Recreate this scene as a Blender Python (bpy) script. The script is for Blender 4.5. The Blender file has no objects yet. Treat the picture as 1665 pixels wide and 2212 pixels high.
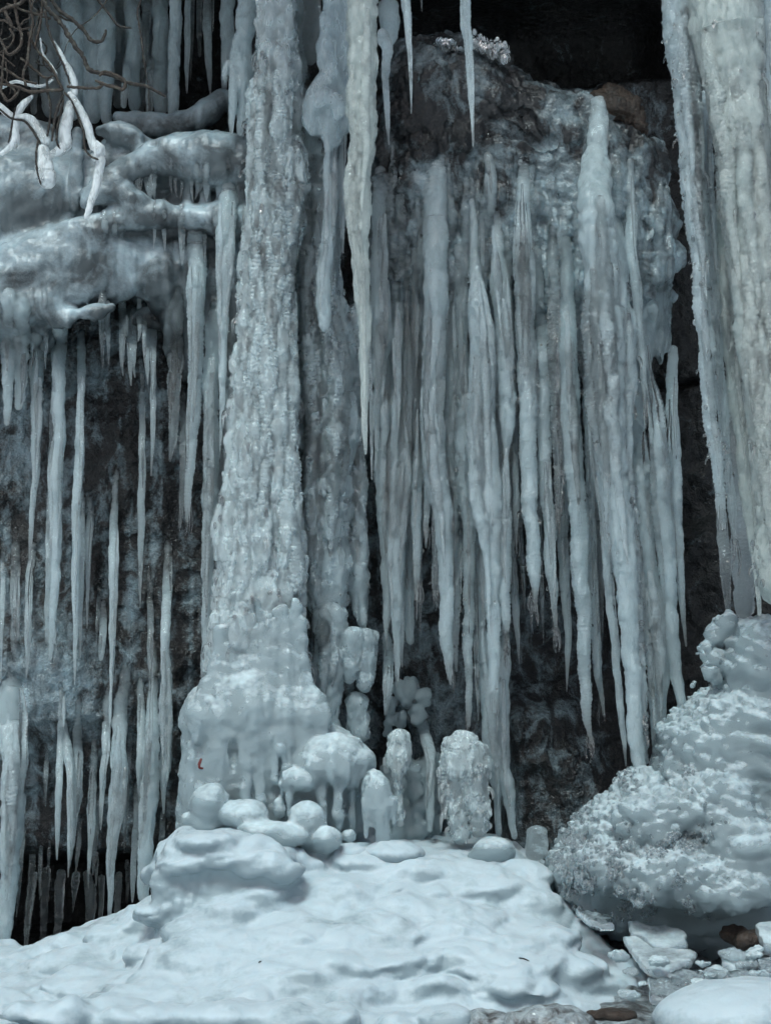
import bpy, math, random
import numpy as np
R = math.radians
rng = np.random.default_rng(7)
C = bpy.context.scene.collection

# ------------------------------------------------------------------ camera model
# tracing units: U 0..4983 across, V 0..6621 down; one unit is 0.72 mm on the plane 8 m away
UW, VH = 4983.0, 6621.0
CAMZ, PITCH, HALF = 1.55, R(4.5), 3.6/8
CP, SP = math.cos(PITCH), math.sin(PITCH)
def P(U, V, Y):
    U = np.asarray(U, float); V = np.asarray(V, float); Y = np.asarray(Y, float)
    a = (U/UW-0.5)*HALF; b = (0.5-V/VH)*HALF*VH/UW
    dy = CP-b*SP; dz = SP+b*CP
    return np.stack([a/dy*Y, Y+0*a, CAMZ+dz/dy*Y], -1)
def UV(p):
    x, y, z = p[..., 0], p[..., 1], p[..., 2]-CAMZ
    d = y*CP+z*SP; b = (z*CP-y*SP)/d; a = x/d
    return (a/HALF+0.5)*UW, (0.5-b/HALF*UW/VH)*VH
def px(Y): return HALF/UW*Y*1.0
REG = dict(a=(0,0), b=(1665,0), c=(3318.6,0), d=(0,1655), e=(1665,1655), f=(3318.6,1655),
           g=(0,3310.6), h=(1665,3310.6), i=(3318.6,3310.6), j=(0,4966), k=(1665,4966), l=(3318.6,4966))
def trace(seq):
    """'r x y w  x y w ...' with single letters switching the traced field -> list of (U,V,w)"""
    out = []; buf = []; off = (0, 0)
    for t in seq.split():
        if t in REG: off = REG[t]; continue
        buf.append(float(t))
        if len(buf) == 3: out.append((buf[0]+off[0], buf[1]+off[1], buf[2])); buf = []
    return out
def merge(p):
    out = [p[0]]
    for q in p[1:]:
        if abs(q[1]-out[-1][1]) < 75 and len(out) > 1 and q is not p[-1]: out[-1] = tuple((a+b)/2 for a, b in zip(out[-1], q))
        else: out.append(q)
    return out
def outline(seq):
    out = []; buf = []; off = (0, 0)
    for t in seq.split():
        if t in REG: off = REG[t]; continue
        buf.append(float(t))
        if len(buf) == 2: out.append((buf[0]+off[0], buf[1]+off[1])); buf = []
    return out

# ------------------------------------------------------------------ noise
def _h(ix, iy, iz, s):
    n = (ix.astype(np.uint32)*np.uint32(374761393) + iy.astype(np.uint32)*np.uint32(668265263)
         + iz.astype(np.uint32)*np.uint32(2147483647) + np.uint32((s*1274126177) & 0xffffffff))
    n = (n ^ (n >> np.uint32(13)))*np.uint32(1274126177)
    n = (n ^ (n >> np.uint32(15)))*np.uint32(2246822519)
    return n ^ (n >> np.uint32(16))
def _f(ix, iy, iz, s): return _h(ix, iy, iz, s).astype(np.float32)*np.float32(1/4294967296.0)
def noise(x, y, z, s=0):
    """smooth gradient noise, about -1..1"""
    x, y, z = np.broadcast_arrays(np.asarray(x, np.float32), np.asarray(y, np.float32), np.asarray(z, np.float32))
    fx, fy, fz = np.floor(x), np.floor(y), np.floor(z)
    ix, iy, iz = fx.astype(np.int64), fy.astype(np.int64), fz.astype(np.int64)
    ux, uy, uz = x-fx, y-fy, z-fz
    ux = ux*ux*ux*(ux*(ux*6-15)+10); uy = uy*uy*uy*(uy*(uy*6-15)+10); uz = uz*uz*uz*(uz*(uz*6-15)+10)
    r = 0; px0, py0, pz0 = x-fx, y-fy, z-fz
    for dx in (0, 1):
        wx = ux if dx else 1-ux
        for dy in (0, 1):
            wy = uy if dy else 1-uy
            for dz in (0, 1):
                h = _h(ix+dx, iy+dy, iz+dz, s) & 15; X_, Y_, Z_ = px0-dx, py0-dy, pz0-dz
                u = np.where(h < 8, X_, Y_); v = np.where(h < 4, Y_, np.where((h == 12) | (h == 14), X_, Z_))
                r = r+wx*wy*(uz if dz else 1-uz)*(np.where(h & 1, -u, u)+np.where(h & 2, -v, v))
    return r*1.25
def fbm(x, y, z, s=0, o=3, g=0.5):
    r = 0; a = 1; t = 0; f = 1.0
    for k in range(o):
        r = r+a*noise(np.asarray(x)*f+k*7.3, np.asarray(y)*f-k*3.1, np.asarray(z)*f+k*1.7, s+k); t += a; a *= g; f *= 2.03
    return r/t
def worley(p, s=0):
    """distance to the closest feature point, and a random value of its cell"""
    p = np.asarray(p, np.float32); b = np.floor(p); best = np.full(p.shape[0], 9, np.float32); cid = np.zeros(p.shape[0], np.float32)
    bi = b.astype(np.int64)
    for dx in (-1, 0, 1):
        for dy in (-1, 0, 1):
            for dz in (-1, 0, 1):
                i, j, k = bi[:, 0]+dx, bi[:, 1]+dy, bi[:, 2]+dz
                q = np.stack([i+_f(i, j, k, s), j+_f(i, j, k, s+1), k+_f(i, j, k, s+2)], -1).astype(np.float32)
                d = ((q-p)**2).sum(1)
                m = d < best
                best = np.where(m, d, best); cid = np.where(m, _f(i, j, k, s+3), cid)
    return np.sqrt(best), cid
def sstep(a, b, x):
    t = np.clip((np.asarray(x, float)-a)/(b-a), 0, 1); return t*t*(3-2*t)

# ------------------------------------------------------------------ meshes
def mesh_from(name, v, quads=None, tris=None, attrs=None):
    me = bpy.data.meshes.new(name)
    v = np.ascontiguousarray(v, np.float32)
    idx = []; starts = []; n = 0
    for f, k in ((quads, 4), (tris, 3)):
        if f is not None and len(f):
            f = np.asarray(f, np.int32); idx.append(f.ravel()); starts.append(n+np.arange(len(f), dtype=np.int32)*k); n += f.size
    idx = np.concatenate(idx); starts = np.concatenate(starts)
    me.vertices.add(len(v)); me.vertices.foreach_set('co', v.ravel())
    me.loops.add(len(idx)); me.loops.foreach_set('vertex_index', idx)
    me.polygons.add(len(starts)); me.polygons.foreach_set('loop_start', starts)
    me.update(calc_edges=True)
    me.shade_smooth()
    for k, a in (attrs or {}).items():
        t = me.attributes.new(k, 'FLOAT', 'POINT'); t.data.foreach_set('value', np.ascontiguousarray(a, np.float32))
    return me
def link(name, me, mat, parent=None, loc=None):
    o = bpy.data.objects.new(name, me); C.objects.link(o)
    if mat: me.materials.append(mat)
    if parent: o.parent = parent
    return o
def tag(o, label=None, cat=None, group=None, kind=None):
    if label: o['label'] = label
    if cat: o['category'] = cat
    if group: o['group'] = group
    if kind: o['kind'] = kind
    return o
def thing(name, loc, label, cat, group=None):
    o = bpy.data.objects.new(name, None); C.objects.link(o); o.location = loc; o.empty_display_size = 0.1
    return tag(o, label, cat, group)
class Acc:
    """collects pieces of ONE body of ice"""
    def __init__(s): s.v = []; s.q = []; s.t = []; s.a = []; s.n = 0
    def add(s, v, q=None, t=None, a=None):
        s.v.append(v)
        if q is not None and len(q): s.q.append(np.asarray(q)+s.n)
        if t is not None and len(t): s.t.append(np.asarray(t)+s.n)
        s.a.append(np.full(len(v), 0.5, np.float32) if a is None else np.broadcast_to(np.asarray(a, np.float32), (len(v),)))
        s.n += len(v)
    def build(s, name, mat, parent=None, origin=None):
        v = np.concatenate(s.v)
        if origin is not None: v = v-np.asarray(origin)
        me = mesh_from(name, v, np.concatenate(s.q) if s.q else None, np.concatenate(s.t) if s.t else None, {'clear': np.concatenate(s.a)})
        o = link(name, me, mat, parent)
        if origin is not None and parent is None: o.location = origin
        return o
def resample(pts, step):
    """smooth curve through pts (n,k); first three columns are the position"""
    pts = np.asarray(pts, float)
    d = np.r_[0, np.cumsum(np.maximum(1e-6, np.linalg.norm(np.diff(pts[:, :3], axis=0), axis=1)))]
    n = max(6, int(d[-1]/step)+1); s = np.linspace(0, d[-1], n)
    if len(pts) == 2: return np.stack([np.interp(s, d, pts[:, k]) for k in range(pts.shape[1])], 1), s
    m = np.gradient(pts, d, axis=0)                       # cubic Hermite
    i = np.clip(np.searchsorted(d, s, side='right')-1, 0, len(d)-2)
    h = (d[i+1]-d[i])[:, None]; t = ((s-d[i])/(d[i+1]-d[i]))[:, None]
    r = ((1+2*t)*(1-t)**2)*pts[i]+(t*(1-t)**2)*h*m[i]+(t*t*(3-2*t))*pts[i+1]+(t*t*(t-1))*h*m[i+1]
    lo = np.minimum(pts[i], pts[i+1]); hi = np.maximum(pts[i], pts[i+1])
    r[:, 3:] = np.clip(r[:, 3:], lo[:, 3:], hi[:, 3:])
    return r, s
def rings(c, r, nseg, flat=1.0, capa=True, capb=True):
    """frames along the centre line c; returns directions (n,nseg,3) and angles"""
    t = np.gradient(c, axis=0); t /= np.linalg.norm(t, axis=1, keepdims=True)+1e-9
    ref = np.array([0, 1.0, 0])
    n1 = np.cross(t, ref); n1 /= np.linalg.norm(n1, axis=1, keepdims=True)+1e-9
    n2 = np.cross(t, n1)
    th = np.linspace(0, 2*np.pi, nseg, endpoint=False)
    return n1[:, None, :]*np.cos(th)[None, :, None]+n2[:, None, :]*(np.sin(th)*flat)[None, :, None], th
def tube_faces(n, m):
    i = np.arange(n-1)[:, None]*m; j = np.arange(m)[None, :]; k = (np.arange(m)+1) % m
    return np.stack([i+j, i+k[None, :], i+m+k[None, :], i+m+j], -1).reshape(-1, 4)
def simple_tube(acc, pts, nseg=8, step=0.008, rough=0.0, seed=0, flat=1.0, a=0.5, ra=None):
    q, s = resample(pts, step); c = q[:, :3]; r = np.maximum(q[:, 3], 2e-4)
    L = s[-1]
    e = np.minimum(np.maximum(r[-1], 1e-3)*1.0, L*0.3); r = r*np.sqrt(np.clip(1-np.clip((s-(L-e))/e, 0, .999)**2, .002, 1))
    e = min(r[0], L*0.3); r = r*np.sqrt(np.clip(1-np.clip((e-s)/max(e, 1e-4), 0, .999)**2, .002, 1))
    d, th = rings(c, r, nseg, flat)
    rr = r[:, None]*np.ones(nseg)[None]
    if rough:
        k = 1/0.012
        rr = rr*(1+rough*noise(np.cos(th)[None]*1.3+0*s[:, None], np.sin(th)[None]*1.3+0*s[:, None], s[:, None]*k, seed))
    v = c[:, None, :]+d*rr[..., None]
    acc.add(v.reshape(-1, 3), tube_faces(len(c), nseg), None, a)
SPH = None
def unit_sphere(n=10, m=7):
    global SPH
    if SPH is None:
        th = np.linspace(0, 2*np.pi, n, endpoint=False); ph = np.linspace(0.05, np.pi-0.05, m)
        v = np.stack([np.sin(ph)[:, None]*np.cos(th), np.sin(ph)[:, None]*np.sin(th), np.cos(ph)[:, None]+0*th], -1).reshape(-1, 3)
        SPH = (v, tube_faces(m, n))
    return SPH

def icicle_mesh(acc, pts, Y, clear=0.2, rib=0.5, lump=0.4, seed=0, root=0.0, tip=0.12, flat=1.0, teeth=0, fork=0, wob=1.0, dY=0.0, scallop=0.0, step=None, rough=0.0, smooth=0.10, embed=0.0, hug=0.0, fringe=None, flakes=0):
    """a drip of ice along the traced line, kept at depth Y (dY: drift in depth from top to bottom)"""
    Vt, Vb = pts[0][1], pts[-1][1]
    W = []
    for (U, V, w) in pts:
        y = Y+dY*(V-Vt)/max(1, Vb-Vt)
        p = P(U, V, y); W.append((*p, w*0.5*px(y)))
    W = np.array(W); Rm = W[:, 3].max()
    q, s = resample(W, step or (0.0045 if Rm < 0.06 else 0.006)); L = s[-1]
    c = q[:, :3].copy(); r = np.maximum(q[:, 3], 0.0012)
    m = int(min(smooth, L/7)/(s[1]-s[0]+1e-9))
    if m > 2:                                              # even out the traced line
        kx_ = np.arange(-2*m, 2*m+1); kn = np.exp(-(kx_/(m*.8))**2); kn /= kn.sum()
        base = c[:1]+(c[-1:]-c[:1])*(s/L)[:, None]; dv = c-base
        for k in range(3): dv[:, k] = np.convolve(np.r_[-dv[1:2*m+1, k][::-1], dv[:, k], -dv[-2*m-1:-1, k][::-1]], kn, 'valid')
        c = base+dv
        m2 = max(1, m//3); kn = np.ones(2*m2+1)/(2*m2+1); r = np.convolve(np.r_[np.full(m2, r[0]), r, np.full(m2, r[-1])], kn, 'valid'); r = np.maximum(r, .0012)
    if hug:
        zone = hug+min(.26, (L-hug)*.5); ks = np.where(s < zone)[0]
        uu, vv = UV(c); pick = ks[::5]
        sy = np.array([surf(uu[k], vv[k]) for k in pick]); sy = np.where(np.isnan(sy), c[pick, 1]+.25, sy); sy = np.minimum(sy, c[pick, 1]+.42)
        sy = np.convolve(np.r_[sy[:1], sy[:1], sy, sy[-1:], sy[-1:]], np.ones(5)/5, 'valid')
        y2 = np.interp(ks, pick, sy)+r[ks]*(-.25+1.15*(1-np.clip(s[ks]/hug, 0, 1))); wt = 1-sstep(hug*.85, zone, s[ks])
        y1 = c[ks, 1]; yn = y1+(np.maximum(y2, y1-.25)-y1)*wt
        cw = P(uu[ks], vv[ks], yn); c[ks] = cw
    nseg = int(np.clip(2*np.pi*Rm/0.006, 12, 150)); nseg += nseg % 2
    # wandering of the axis
    w = np.clip(r, 0, 0.03)*0.35*wob
    c[:, 0] += w*(noise(s*6, 0.3, 0.1, seed)+0.35*noise(s*22, 0.3, 0.1, seed+1)); c[:, 1] += w*noise(s*9, 5.3, 2.1, seed+2)
    r = r*(1+lump*(0.22*noise(s*7, 1.1, 0.4, seed+3)+0.16*noise(s*19, 2.1, 0.7, seed+4)))
    e = min(r[-1]*1.3+0.001, L*0.2); r = r*np.sqrt(np.clip(1-np.clip((s-(L-e))/e, 0, .999)**2, .004, 1))
    e = min(max(r[0], 0.002), L*0.2); r = r*np.sqrt(np.clip(1-np.clip((e-s)/e, 0, .999)**2, .004, 1))
    d, th = rings(c, r, nseg, flat)
    S = s[:, None]; ct, st = np.cos(th)[None], np.sin(th)[None]; rr = np.repeat(r[:, None], nseg, 1)
    kx = np.clip(rr/0.02, .6, 4)
    ph = 2*np.pi*S/0.0185+2.6*noise(ct*kx*.8, st*kx*.8, S*22, seed+5)+1.5*noise(ct*kx*2, st*kx*2, S*60, seed+12)
    amp = np.clip(rr*0.36, 0, 0.0098)*rib*(0.75+0.6*noise(ct*.9, st*.9, S*11, seed+6))
    disp = amp*(np.abs(np.sin(ph/2))**0.8-0.6)
    disp = disp+np.clip(rr, 0, .06)*lump*0.30*noise(ct*rr/0.03, st*rr/0.03, S/0.045, seed+7)
    disp = disp+np.clip(rr, 0, .05)*lump*0.12*noise(ct*rr/0.012, st*rr/0.012, S/0.017, seed+8)
    if scallop:
        qx_ = .5*noise(ct*rr/.05, st*rr/.05, S/.06, seed+46)
        qz_ = .9*noise(ct*rr/.09, st*rr/.09, S/.25, seed+47)
        pp = np.stack([(ct*rr/0.034)+qx_, (st*rr/0.034)-qx_, np.repeat(S/0.070, nseg, 1)+qx_+2*qz_], -1).reshape(-1, 3)
        f, cid = worley(pp, seed+20); f2, cid2 = worley(pp*2.3+5.5, seed+30)
        disp = disp+scallop*((0.9-f.reshape(rr.shape))*0.014+(cid.reshape(rr.shape)-.5)*0.010+(0.8-f2.reshape(rr.shape))*0.007+(cid2.reshape(rr.shape)-.5)*0.005)
        disp = disp+scallop*(0.034*fbm(ct*rr/0.16, st*rr/0.16, S/0.34, seed+40, 2)+.022*noise(ct*rr/.06, st*rr/.06, S/.30, seed+44)+.016*noise(ct*rr/.035, st*rr/.035, S/.16, seed+45))
    v = c[:, None, :]+d*np.maximum(rr+disp, 0.0004)[..., None]
    cl = clear+0*S+0.30*noise(0.2, seed*1.7, S*9, seed+9)+0.18*noise(ct*1.2, st*1.2, S*18, seed+10)
    if tip: cl = cl+(0.95-clear)*sstep(L-tip, L-0.2*tip, S)
    if root: cl = cl+(0.85-clear)*(1-sstep(root*0.25, root, S))
    acc.add(v.reshape(-1, 3), tube_faces(len(c), nseg), None, np.clip(np.broadcast_to(cl, rr.shape), 0, 1).ravel())
    rg = np.random.default_rng(seed+99)
    acc = fringe or acc
    for k in range(teeth):                                # small clear drips on the flanks
        i = rg.integers(int(len(c)*0.06), int(len(c)*0.96)); th0 = rg.choice([0, np.pi])+rg.normal(0, 0.75)
        j = int(round(th0/(2*np.pi)*nseg)) % nseg
        o = v[i, j]; out = d[i, j]/np.linalg.norm(d[i, j]); l = rg.uniform(.008, .020)*(1+1.2*(rg.random() < .10)); rd = rg.uniform(.004, .0075)
        a0 = o-out*rd*1.5; a1 = o+out*l*rg.uniform(.25, .6)-np.array([0, 0, l*.35]); a2 = a1+out*l*.15-np.array([0, 0, l*rg.uniform(.3, .9)])
        simple_tube(acc, [(*a0, rd*1.5), (*a1, rd), (*a2, rd*.45)], 8, 0.004, 0.15, seed+k, 1.0, 0.8)
    for k in range(flakes):                               # clear plates and beads standing off the body
        i = rg.integers(int(len(c)*.10), int(len(c)*.97)); j = rg.integers(0, nseg); o = v[i, j]; out = d[i, j]/np.linalg.norm(d[i, j])
        if out[1] > .35: continue
        r3 = rg.uniform(.005, .013); s_, q_ = unit_sphere()
        acc.add(s_*[r3*rg.uniform(.5, 1.1), r3*.8, r3*rg.uniform(.9, 2.0)]+o+out*r3*.35, q_, None, .2)
        if rg.random() < .16:
            l = rg.uniform(.03, .11); e_ = o+out*.018
            simple_tube(acc, [(*(o-out*.006), .010), (*(e_-[0, 0, l*.25]), .009), (*(e_+out*.006-[0, 0, l*.65]), .006), (*(e_+out*.004-[0, 0, l]), .002)], 8, .004, .25, seed+k, 1.0, .8)
    for k in range(fork):                                 # broken-off, many-fingered tip
        i = len(c)-1-rg.integers(3, max(5, int(min(len(c)*.4, 0.10/0.0045)))); th0 = rg.uniform(0, 2*np.pi); j = int(th0/(2*np.pi)*nseg) % nseg
        o = c[i]*.4+v[i, j]*.6; out = d[i, j]; l = rg.uniform(.05, .14); rd = rg.uniform(.004, .008)
        sd = rg.normal(0, .006, 3)
        simple_tube(acc, [(*(o+[0, 0, .02]), rd*1.5), (*(o+out*.006-[0, 0, l*.3]+sd), rd*1.1), (*(o+out*.009-[0, 0, l*.7]+sd), rd*.8), (*(o+out*.008-[0, 0, l]), rd*.4)], 8, 0.004, 0.25, seed+k, 1.0, 0.85)

# ------------------------------------------------------------------ implicit volumes
class Vol:
    def __init__(s, lo, hi, h):
        s.lo = np.array(lo, float); s.h = h; s.n = np.ceil((np.array(hi)-s.lo)/h).astype(int)+1
        s.A = np.full(s.n, 0.5, np.float32)
    def box(s, lo, hi):
        a = np.clip(np.floor((np.asarray(lo)-s.lo)/s.h).astype(int), 0, s.n); b = np.clip(np.ceil((np.asarray(hi)-s.lo)/s.h).astype(int)+1, 0, s.n)
        sl = tuple(slice(i, j) for i, j in zip(a, b))
        g = np.ogrid[sl]
        return sl, [np.float32(s.lo[k])+g[k].astype(np.float32)*np.float32(s.h) for k in range(3)]
    def put(s, sl, d, k, sub=False):
        A = s.A[sl]
        if A.size == 0: return
        d = d.astype(np.float32)
        if sub:
            d = -d; hh = np.clip(0.5-0.5*(A-d)/k, 0, 1) if k else (d > A); s.A[sl] = A*(1-hh)+d*hh+k*hh*(1-hh)
        else:
            hh = np.clip(0.5+0.5*(A-d)/k, 0, 1); s.A[sl] = A*(1-hh)+d*hh-k*hh*(1-hh)
    def ell(s, c, r, k=0.03, sub=False, rot=0.0):
        c = np.asarray(c, float); r = np.asarray(r, float)*np.ones(3); m = r.max()+k*2+.03
        sl, (x, y, z) = s.box(c-m, c+m)
        x = x-c[0]; y = y-c[1]; z = z-c[2]
        if rot:
            cs, sn = math.cos(rot), math.sin(rot); x, z = x*cs+z*sn, -x*sn+z*cs
        k0 = np.sqrt((x/r[0])**2+(y/r[1])**2+(z/r[2])**2); k1 = np.sqrt((x/r[0]**2)**2+(y/r[1]**2)**2+(z/r[2]**2)**2)+1e-6
        s.put(sl, k0*(k0-1)/k1, k, sub)
    def cap(s, a, b, ra, rb, k=0.03, sub=False):
        a = np.asarray(a, float); b = np.asarray(b, float); m = max(ra, rb)+2*k+.03
        sl, (x, y, z) = s.box(np.minimum(a, b)-m, np.maximum(a, b)+m)
        ab = b-a; t = np.clip(((x-a[0])*ab[0]+(y-a[1])*ab[1]+(z-a[2])*ab[2])/(ab@ab+1e-9), 0, 1)
        s.put(sl, np.sqrt((x-a[0]-t*ab[0])**2+(y-a[1]-t*ab[1])**2+(z-a[2]-t*ab[2])**2)-(ra+(rb-ra)*t), k, sub)
    def chain(s, pts, k=0.03, sub=False):
        for p, q in zip(pts[:-1], pts[1:]): s.cap(p[:3], q[:3], p[3], q[3], k, sub)
    def poly(s, uv, Y0, T, Rr, k=0.03, sub=False):
        """outline uv stood up at depth Y0, half thickness T, rounded by Rr"""
        w = P([p[0] for p in uv], [p[1] for p in uv], Y0); px_, pz_ = w[:, 0], w[:, 2]
        m = 0.06+k
        sl, (x, y, z) = s.box((px_.min()-m, Y0-T-m, pz_.min()-m), (px_.max()+m, Y0+T+m, pz_.max()+m))
        X, Z = np.broadcast_arrays(x[:, 0, :], z[:, 0, :]) if False else np.meshgrid(x.ravel(), z.ravel(), indexing='ij')
        d2 = np.full(X.shape, 1e9); ins = np.zeros(X.shape, bool); n = len(uv)
        for i in range(n):
            ax, az = px_[i], pz_[i]; bx, bz = px_[(i+1) % n], pz_[(i+1) % n]
            ex, ez = bx-ax, bz-az; t = np.clip(((X-ax)*ex+(Z-az)*ez)/(ex*ex+ez*ez+1e-12), 0, 1)
            d2 = np.minimum(d2, (X-ax-t*ex)**2+(Z-az-t*ez)**2)
            ins ^= ((az > Z) != (bz > Z)) & (X < (bx-ax)*(Z-az)/(bz-az+1e-12)+ax)
        d = np.where(ins, -np.sqrt(d2), np.sqrt(d2))[:, None, :]
        qx = d+Rr; qy = np.abs(y-Y0)-(T-Rr)
        s.put(sl, np.minimum(np.maximum(qx, qy), 0)+np.sqrt(np.maximum(qx, 0)**2+np.maximum(qy, 0)**2)-Rr, k, sub)
    def mesh(s):
        A = s.A; A[0] = A[-1] = 0.5; A[:, 0] = A[:, -1] = 0.5; A[:, :, 0] = A[:, :, -1] = 0.5
        B = A < 0
        cnt = np.zeros(np.array(A.shape)-1, np.int8)
        for i in (0, 1):
            for j in (0, 1):
                for k in (0, 1):
                    cnt += B[i:B.shape[0]-1+i, j:B.shape[1]-1+j, k:B.shape[2]-1+k]
        cell = (cnt > 0) & (cnt < 8); I = np.argwhere(cell); idx = np.full(cell.shape, -1, np.int32); idx[cell] = np.arange(len(I))
        pos = np.zeros((len(I), 3)); num = np.zeros(len(I))
        cor = [(i, j, k) for i in (0, 1) for j in (0, 1) for k in (0, 1)]
        val = {c_: A[I[:, 0]+c_[0], I[:, 1]+c_[1], I[:, 2]+c_[2]] for c_ in cor}
        for p in cor:
            for ax in range(3):
                if p[ax]: continue
                q = list(p); q[ax] = 1; q = tuple(q); a, b = val[p], val[q]; m = (a < 0) != (b < 0)
                t = np.where(m, a/(a-b+1e-20), 0)
                for k in range(3): pos[:, k] += np.where(m, p[k]+(t if k == ax else 0), 0)
                num += m
        v = s.lo+(I+pos/num[:, None])*s.h
        quads = []
        for ax in range(3):
            b, c_ = (ax+1) % 3, (ax+2) % 3
            s0 = [slice(None)]*3; s1 = [slice(None)]*3; s0[ax] = slice(0, -1); s1[ax] = slice(1, None)
            for o in (b, c_): s0[o] = slice(1, -1); s1[o] = slice(1, -1)
            e0, e1 = B[tuple(s0)], B[tuple(s1)]
            E = np.argwhere(e0 != e1)
            if not len(E): continue
            flip = e0[tuple(E.T)]; base = E.copy(); base[:, b] += 1; base[:, c_] += 1
            def at(db, dc):
                g = base.copy(); g[:, b] -= db; g[:, c_] -= dc; return idx[tuple(g.T)]
            q = np.stack([at(1, 1), at(0, 1), at(0, 0), at(1, 0)], -1)
            q[~flip] = q[~flip][:, ::-1]; quads.append(q)
        return v, np.concatenate(quads)
def vbox(u0, v0, u1, v1, y0, y1, h):
    p = np.array([P(u, v, y) for u in (u0, u1) for v in (v0, v1) for y in (y0, y1)])
    lo = p.min(0)-.06; hi = p.max(0)+.06; lo[1], hi[1] = y0, y1
    return Vol(lo, hi, h)
def vnormals(v, q):
    n = np.cross(v[q[:, 2]]-v[q[:, 0]], v[q[:, 3]]-v[q[:, 1]]); o = np.zeros_like(v)
    for k in range(4):
        for a in range(3): o[:, a] += np.bincount(q[:, k], n[:, a], len(v))
    return o/(np.linalg.norm(o, axis=1, keepdims=True)+1e-12)
def relax(v, q, it=1):
    for _ in range(it):
        s = np.zeros_like(v); c = np.zeros(len(v))
        for k in range(4):
            j = q[:, (k+1) % 4]
            for a in range(3): s[:, a] += np.bincount(q[:, k], v[j, a], len(v))
            c += np.bincount(q[:, k], minlength=len(v))
        s2 = np.zeros_like(v); 
        for k in range(4):
            j = q[:, (k-1) % 4]
            for a in range(3): s2[:, a] += np.bincount(q[:, k], v[j, a], len(v))
        v = v*.4+(s+s2)/(2*c[:, None])*.6
    return v

# ------------------------------------------------------------------ materials
class NT:
    def __init__(s, name):
        s.m = bpy.data.materials.new(name); s.m.use_nodes = True; s.t = s.m.node_tree; s.t.nodes.clear()
        s.out = s.t.nodes.new('ShaderNodeOutputMaterial')
    def n(s, typ, **kw):
        o = s.t.nodes.new('ShaderNode'+typ); ins = kw.pop('ins', {})
        for k, v in kw.items(): setattr(o, k, v)
        for k, v in ins.items(): s.set(o.inputs[k], v)
        return o
    def set(s, sock, v):
        if isinstance(v, bpy.types.NodeSocket): s.t.links.new(v, sock)
        elif isinstance(v, bpy.types.Node): s.t.links.new(v.outputs[0], sock)
        else: sock.default_value = v
    def math(s, op, a, b=0.5, c=None, clamp=False):
        o = s.t.nodes.new('ShaderNodeMath'); o.operation = op; o.use_clamp = clamp
        s.set(o.inputs[0], a); s.set(o.inputs[1], b)
        if c is not None: s.set(o.inputs[2], c)
        return o.outputs[0]
    def mapr(s, v, a, b, c=0.0, d=1.0):
        o = s.t.nodes.new('ShaderNodeMapRange'); s.set(o.inputs['Value'], v)
        o.inputs['From Min'].default_value = a; o.inputs['From Max'].default_value = b; o.inputs['To Min'].default_value = c; o.inputs['To Max'].default_value = d
        return o.outputs[0]
    def mixc(s, f, a, b):
        o = s.t.nodes.new('ShaderNodeMix'); o.data_type = 'RGBA'; s.set(o.inputs[0], f); s.set(o.inputs[6], a); s.set(o.inputs[7], b); return o.outputs[2]
    def mixs(s, f, a, b):
        o = s.t.nodes.new('ShaderNodeMixShader'); s.set(o.inputs[0], f); s.set(o.inputs[1], a); s.set(o.inputs[2], b); return o.outputs[0]
    def pos(s, sx=1, sy=1, sz=1):
        g = s.n('NewGeometry'); o = s.t.nodes.new('ShaderNodeMapping'); s.set(o.inputs['Vector'], g.outputs['Position']); o.inputs['Scale'].default_value = (sx, sy, sz); return o.outputs[0]
    def noise(s, vec, scale, detail=3, rough=.5, dist=0.0):
        o = s.n('TexNoise', ins={'Vector': vec, 'Scale': scale, 'Detail': detail, 'Roughness': rough, 'Distortion': dist}); return o.outputs['Fac']
    def voro(s, vec, scale, feature='F1', smooth=0.4):
        o = s.t.nodes.new('ShaderNodeTexVoronoi'); o.feature = feature; s.set(o.inputs['Vector'], vec); o.inputs['Scale'].default_value = scale
        if feature == 'SMOOTH_F1': o.inputs['Smoothness'].default_value = smooth
        return o.outputs['Distance']
    def bump(s, h, dist, strength=1.0, prev=None):
        o = s.t.nodes.new('ShaderNodeBump'); s.set(o.inputs['Height'], h); o.inputs['Distance'].default_value = dist; o.inputs['Strength'].default_value = strength
        if prev is not None: s.set(o.inputs['Normal'], prev)
        return o.outputs[0]
    def bsdf(s, **kw):
        o = s.t.nodes.new('ShaderNodeBsdfPrincipled')
        for k, v in kw.items(): s.set(o.inputs[k.replace('_', ' ')], v)
        return o.outputs[0]
    def done(s, sh): s.set(s.out.inputs['Surface'], sh); return s.m

def ice_material(name, tint, dens, frost, amount, bump=0.0032, rough=.05, bscale=70, fine=.0018):
    """glassy surface round a cloudy, light-scattering body; frost lies on it in patches"""
    t = NT(name)
    p = t.pos(1, 1, .6)
    nb = t.voro(p, bscale); nf = t.noise(p, 190, 2, .6); n2 = t.noise(t.pos(1, 1, .4), 30, 3, .6, .6)
    nrm = t.bump(nf, fine, .7, t.bump(nb, bump, .8))
    at = t.n('Attribute', attribute_name='clear').outputs['Fac']
    f = t.math('SUBTRACT', t.mapr(n2, .32, .66, .35, 1.35), t.math('MULTIPLY', at, 1.9), clamp=True)
    f = t.math('MULTIPLY', f, amount)
    m = t.bsdf(Base_Color=(*frost, 1), Roughness=.38, IOR=1.31, Normal=nrm)
    g = t.bsdf(Base_Color=(1, 1, 1, 1), Transmission_Weight=1.0, Roughness=rough, IOR=1.31, Normal=nrm)
    v = t.n('VolumePrincipled', ins={'Color': (*tint, 1), 'Density': dens})
    t.set(t.out.inputs['Volume'], v)
    return t.done(t.mixs(f, g, m))

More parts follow.
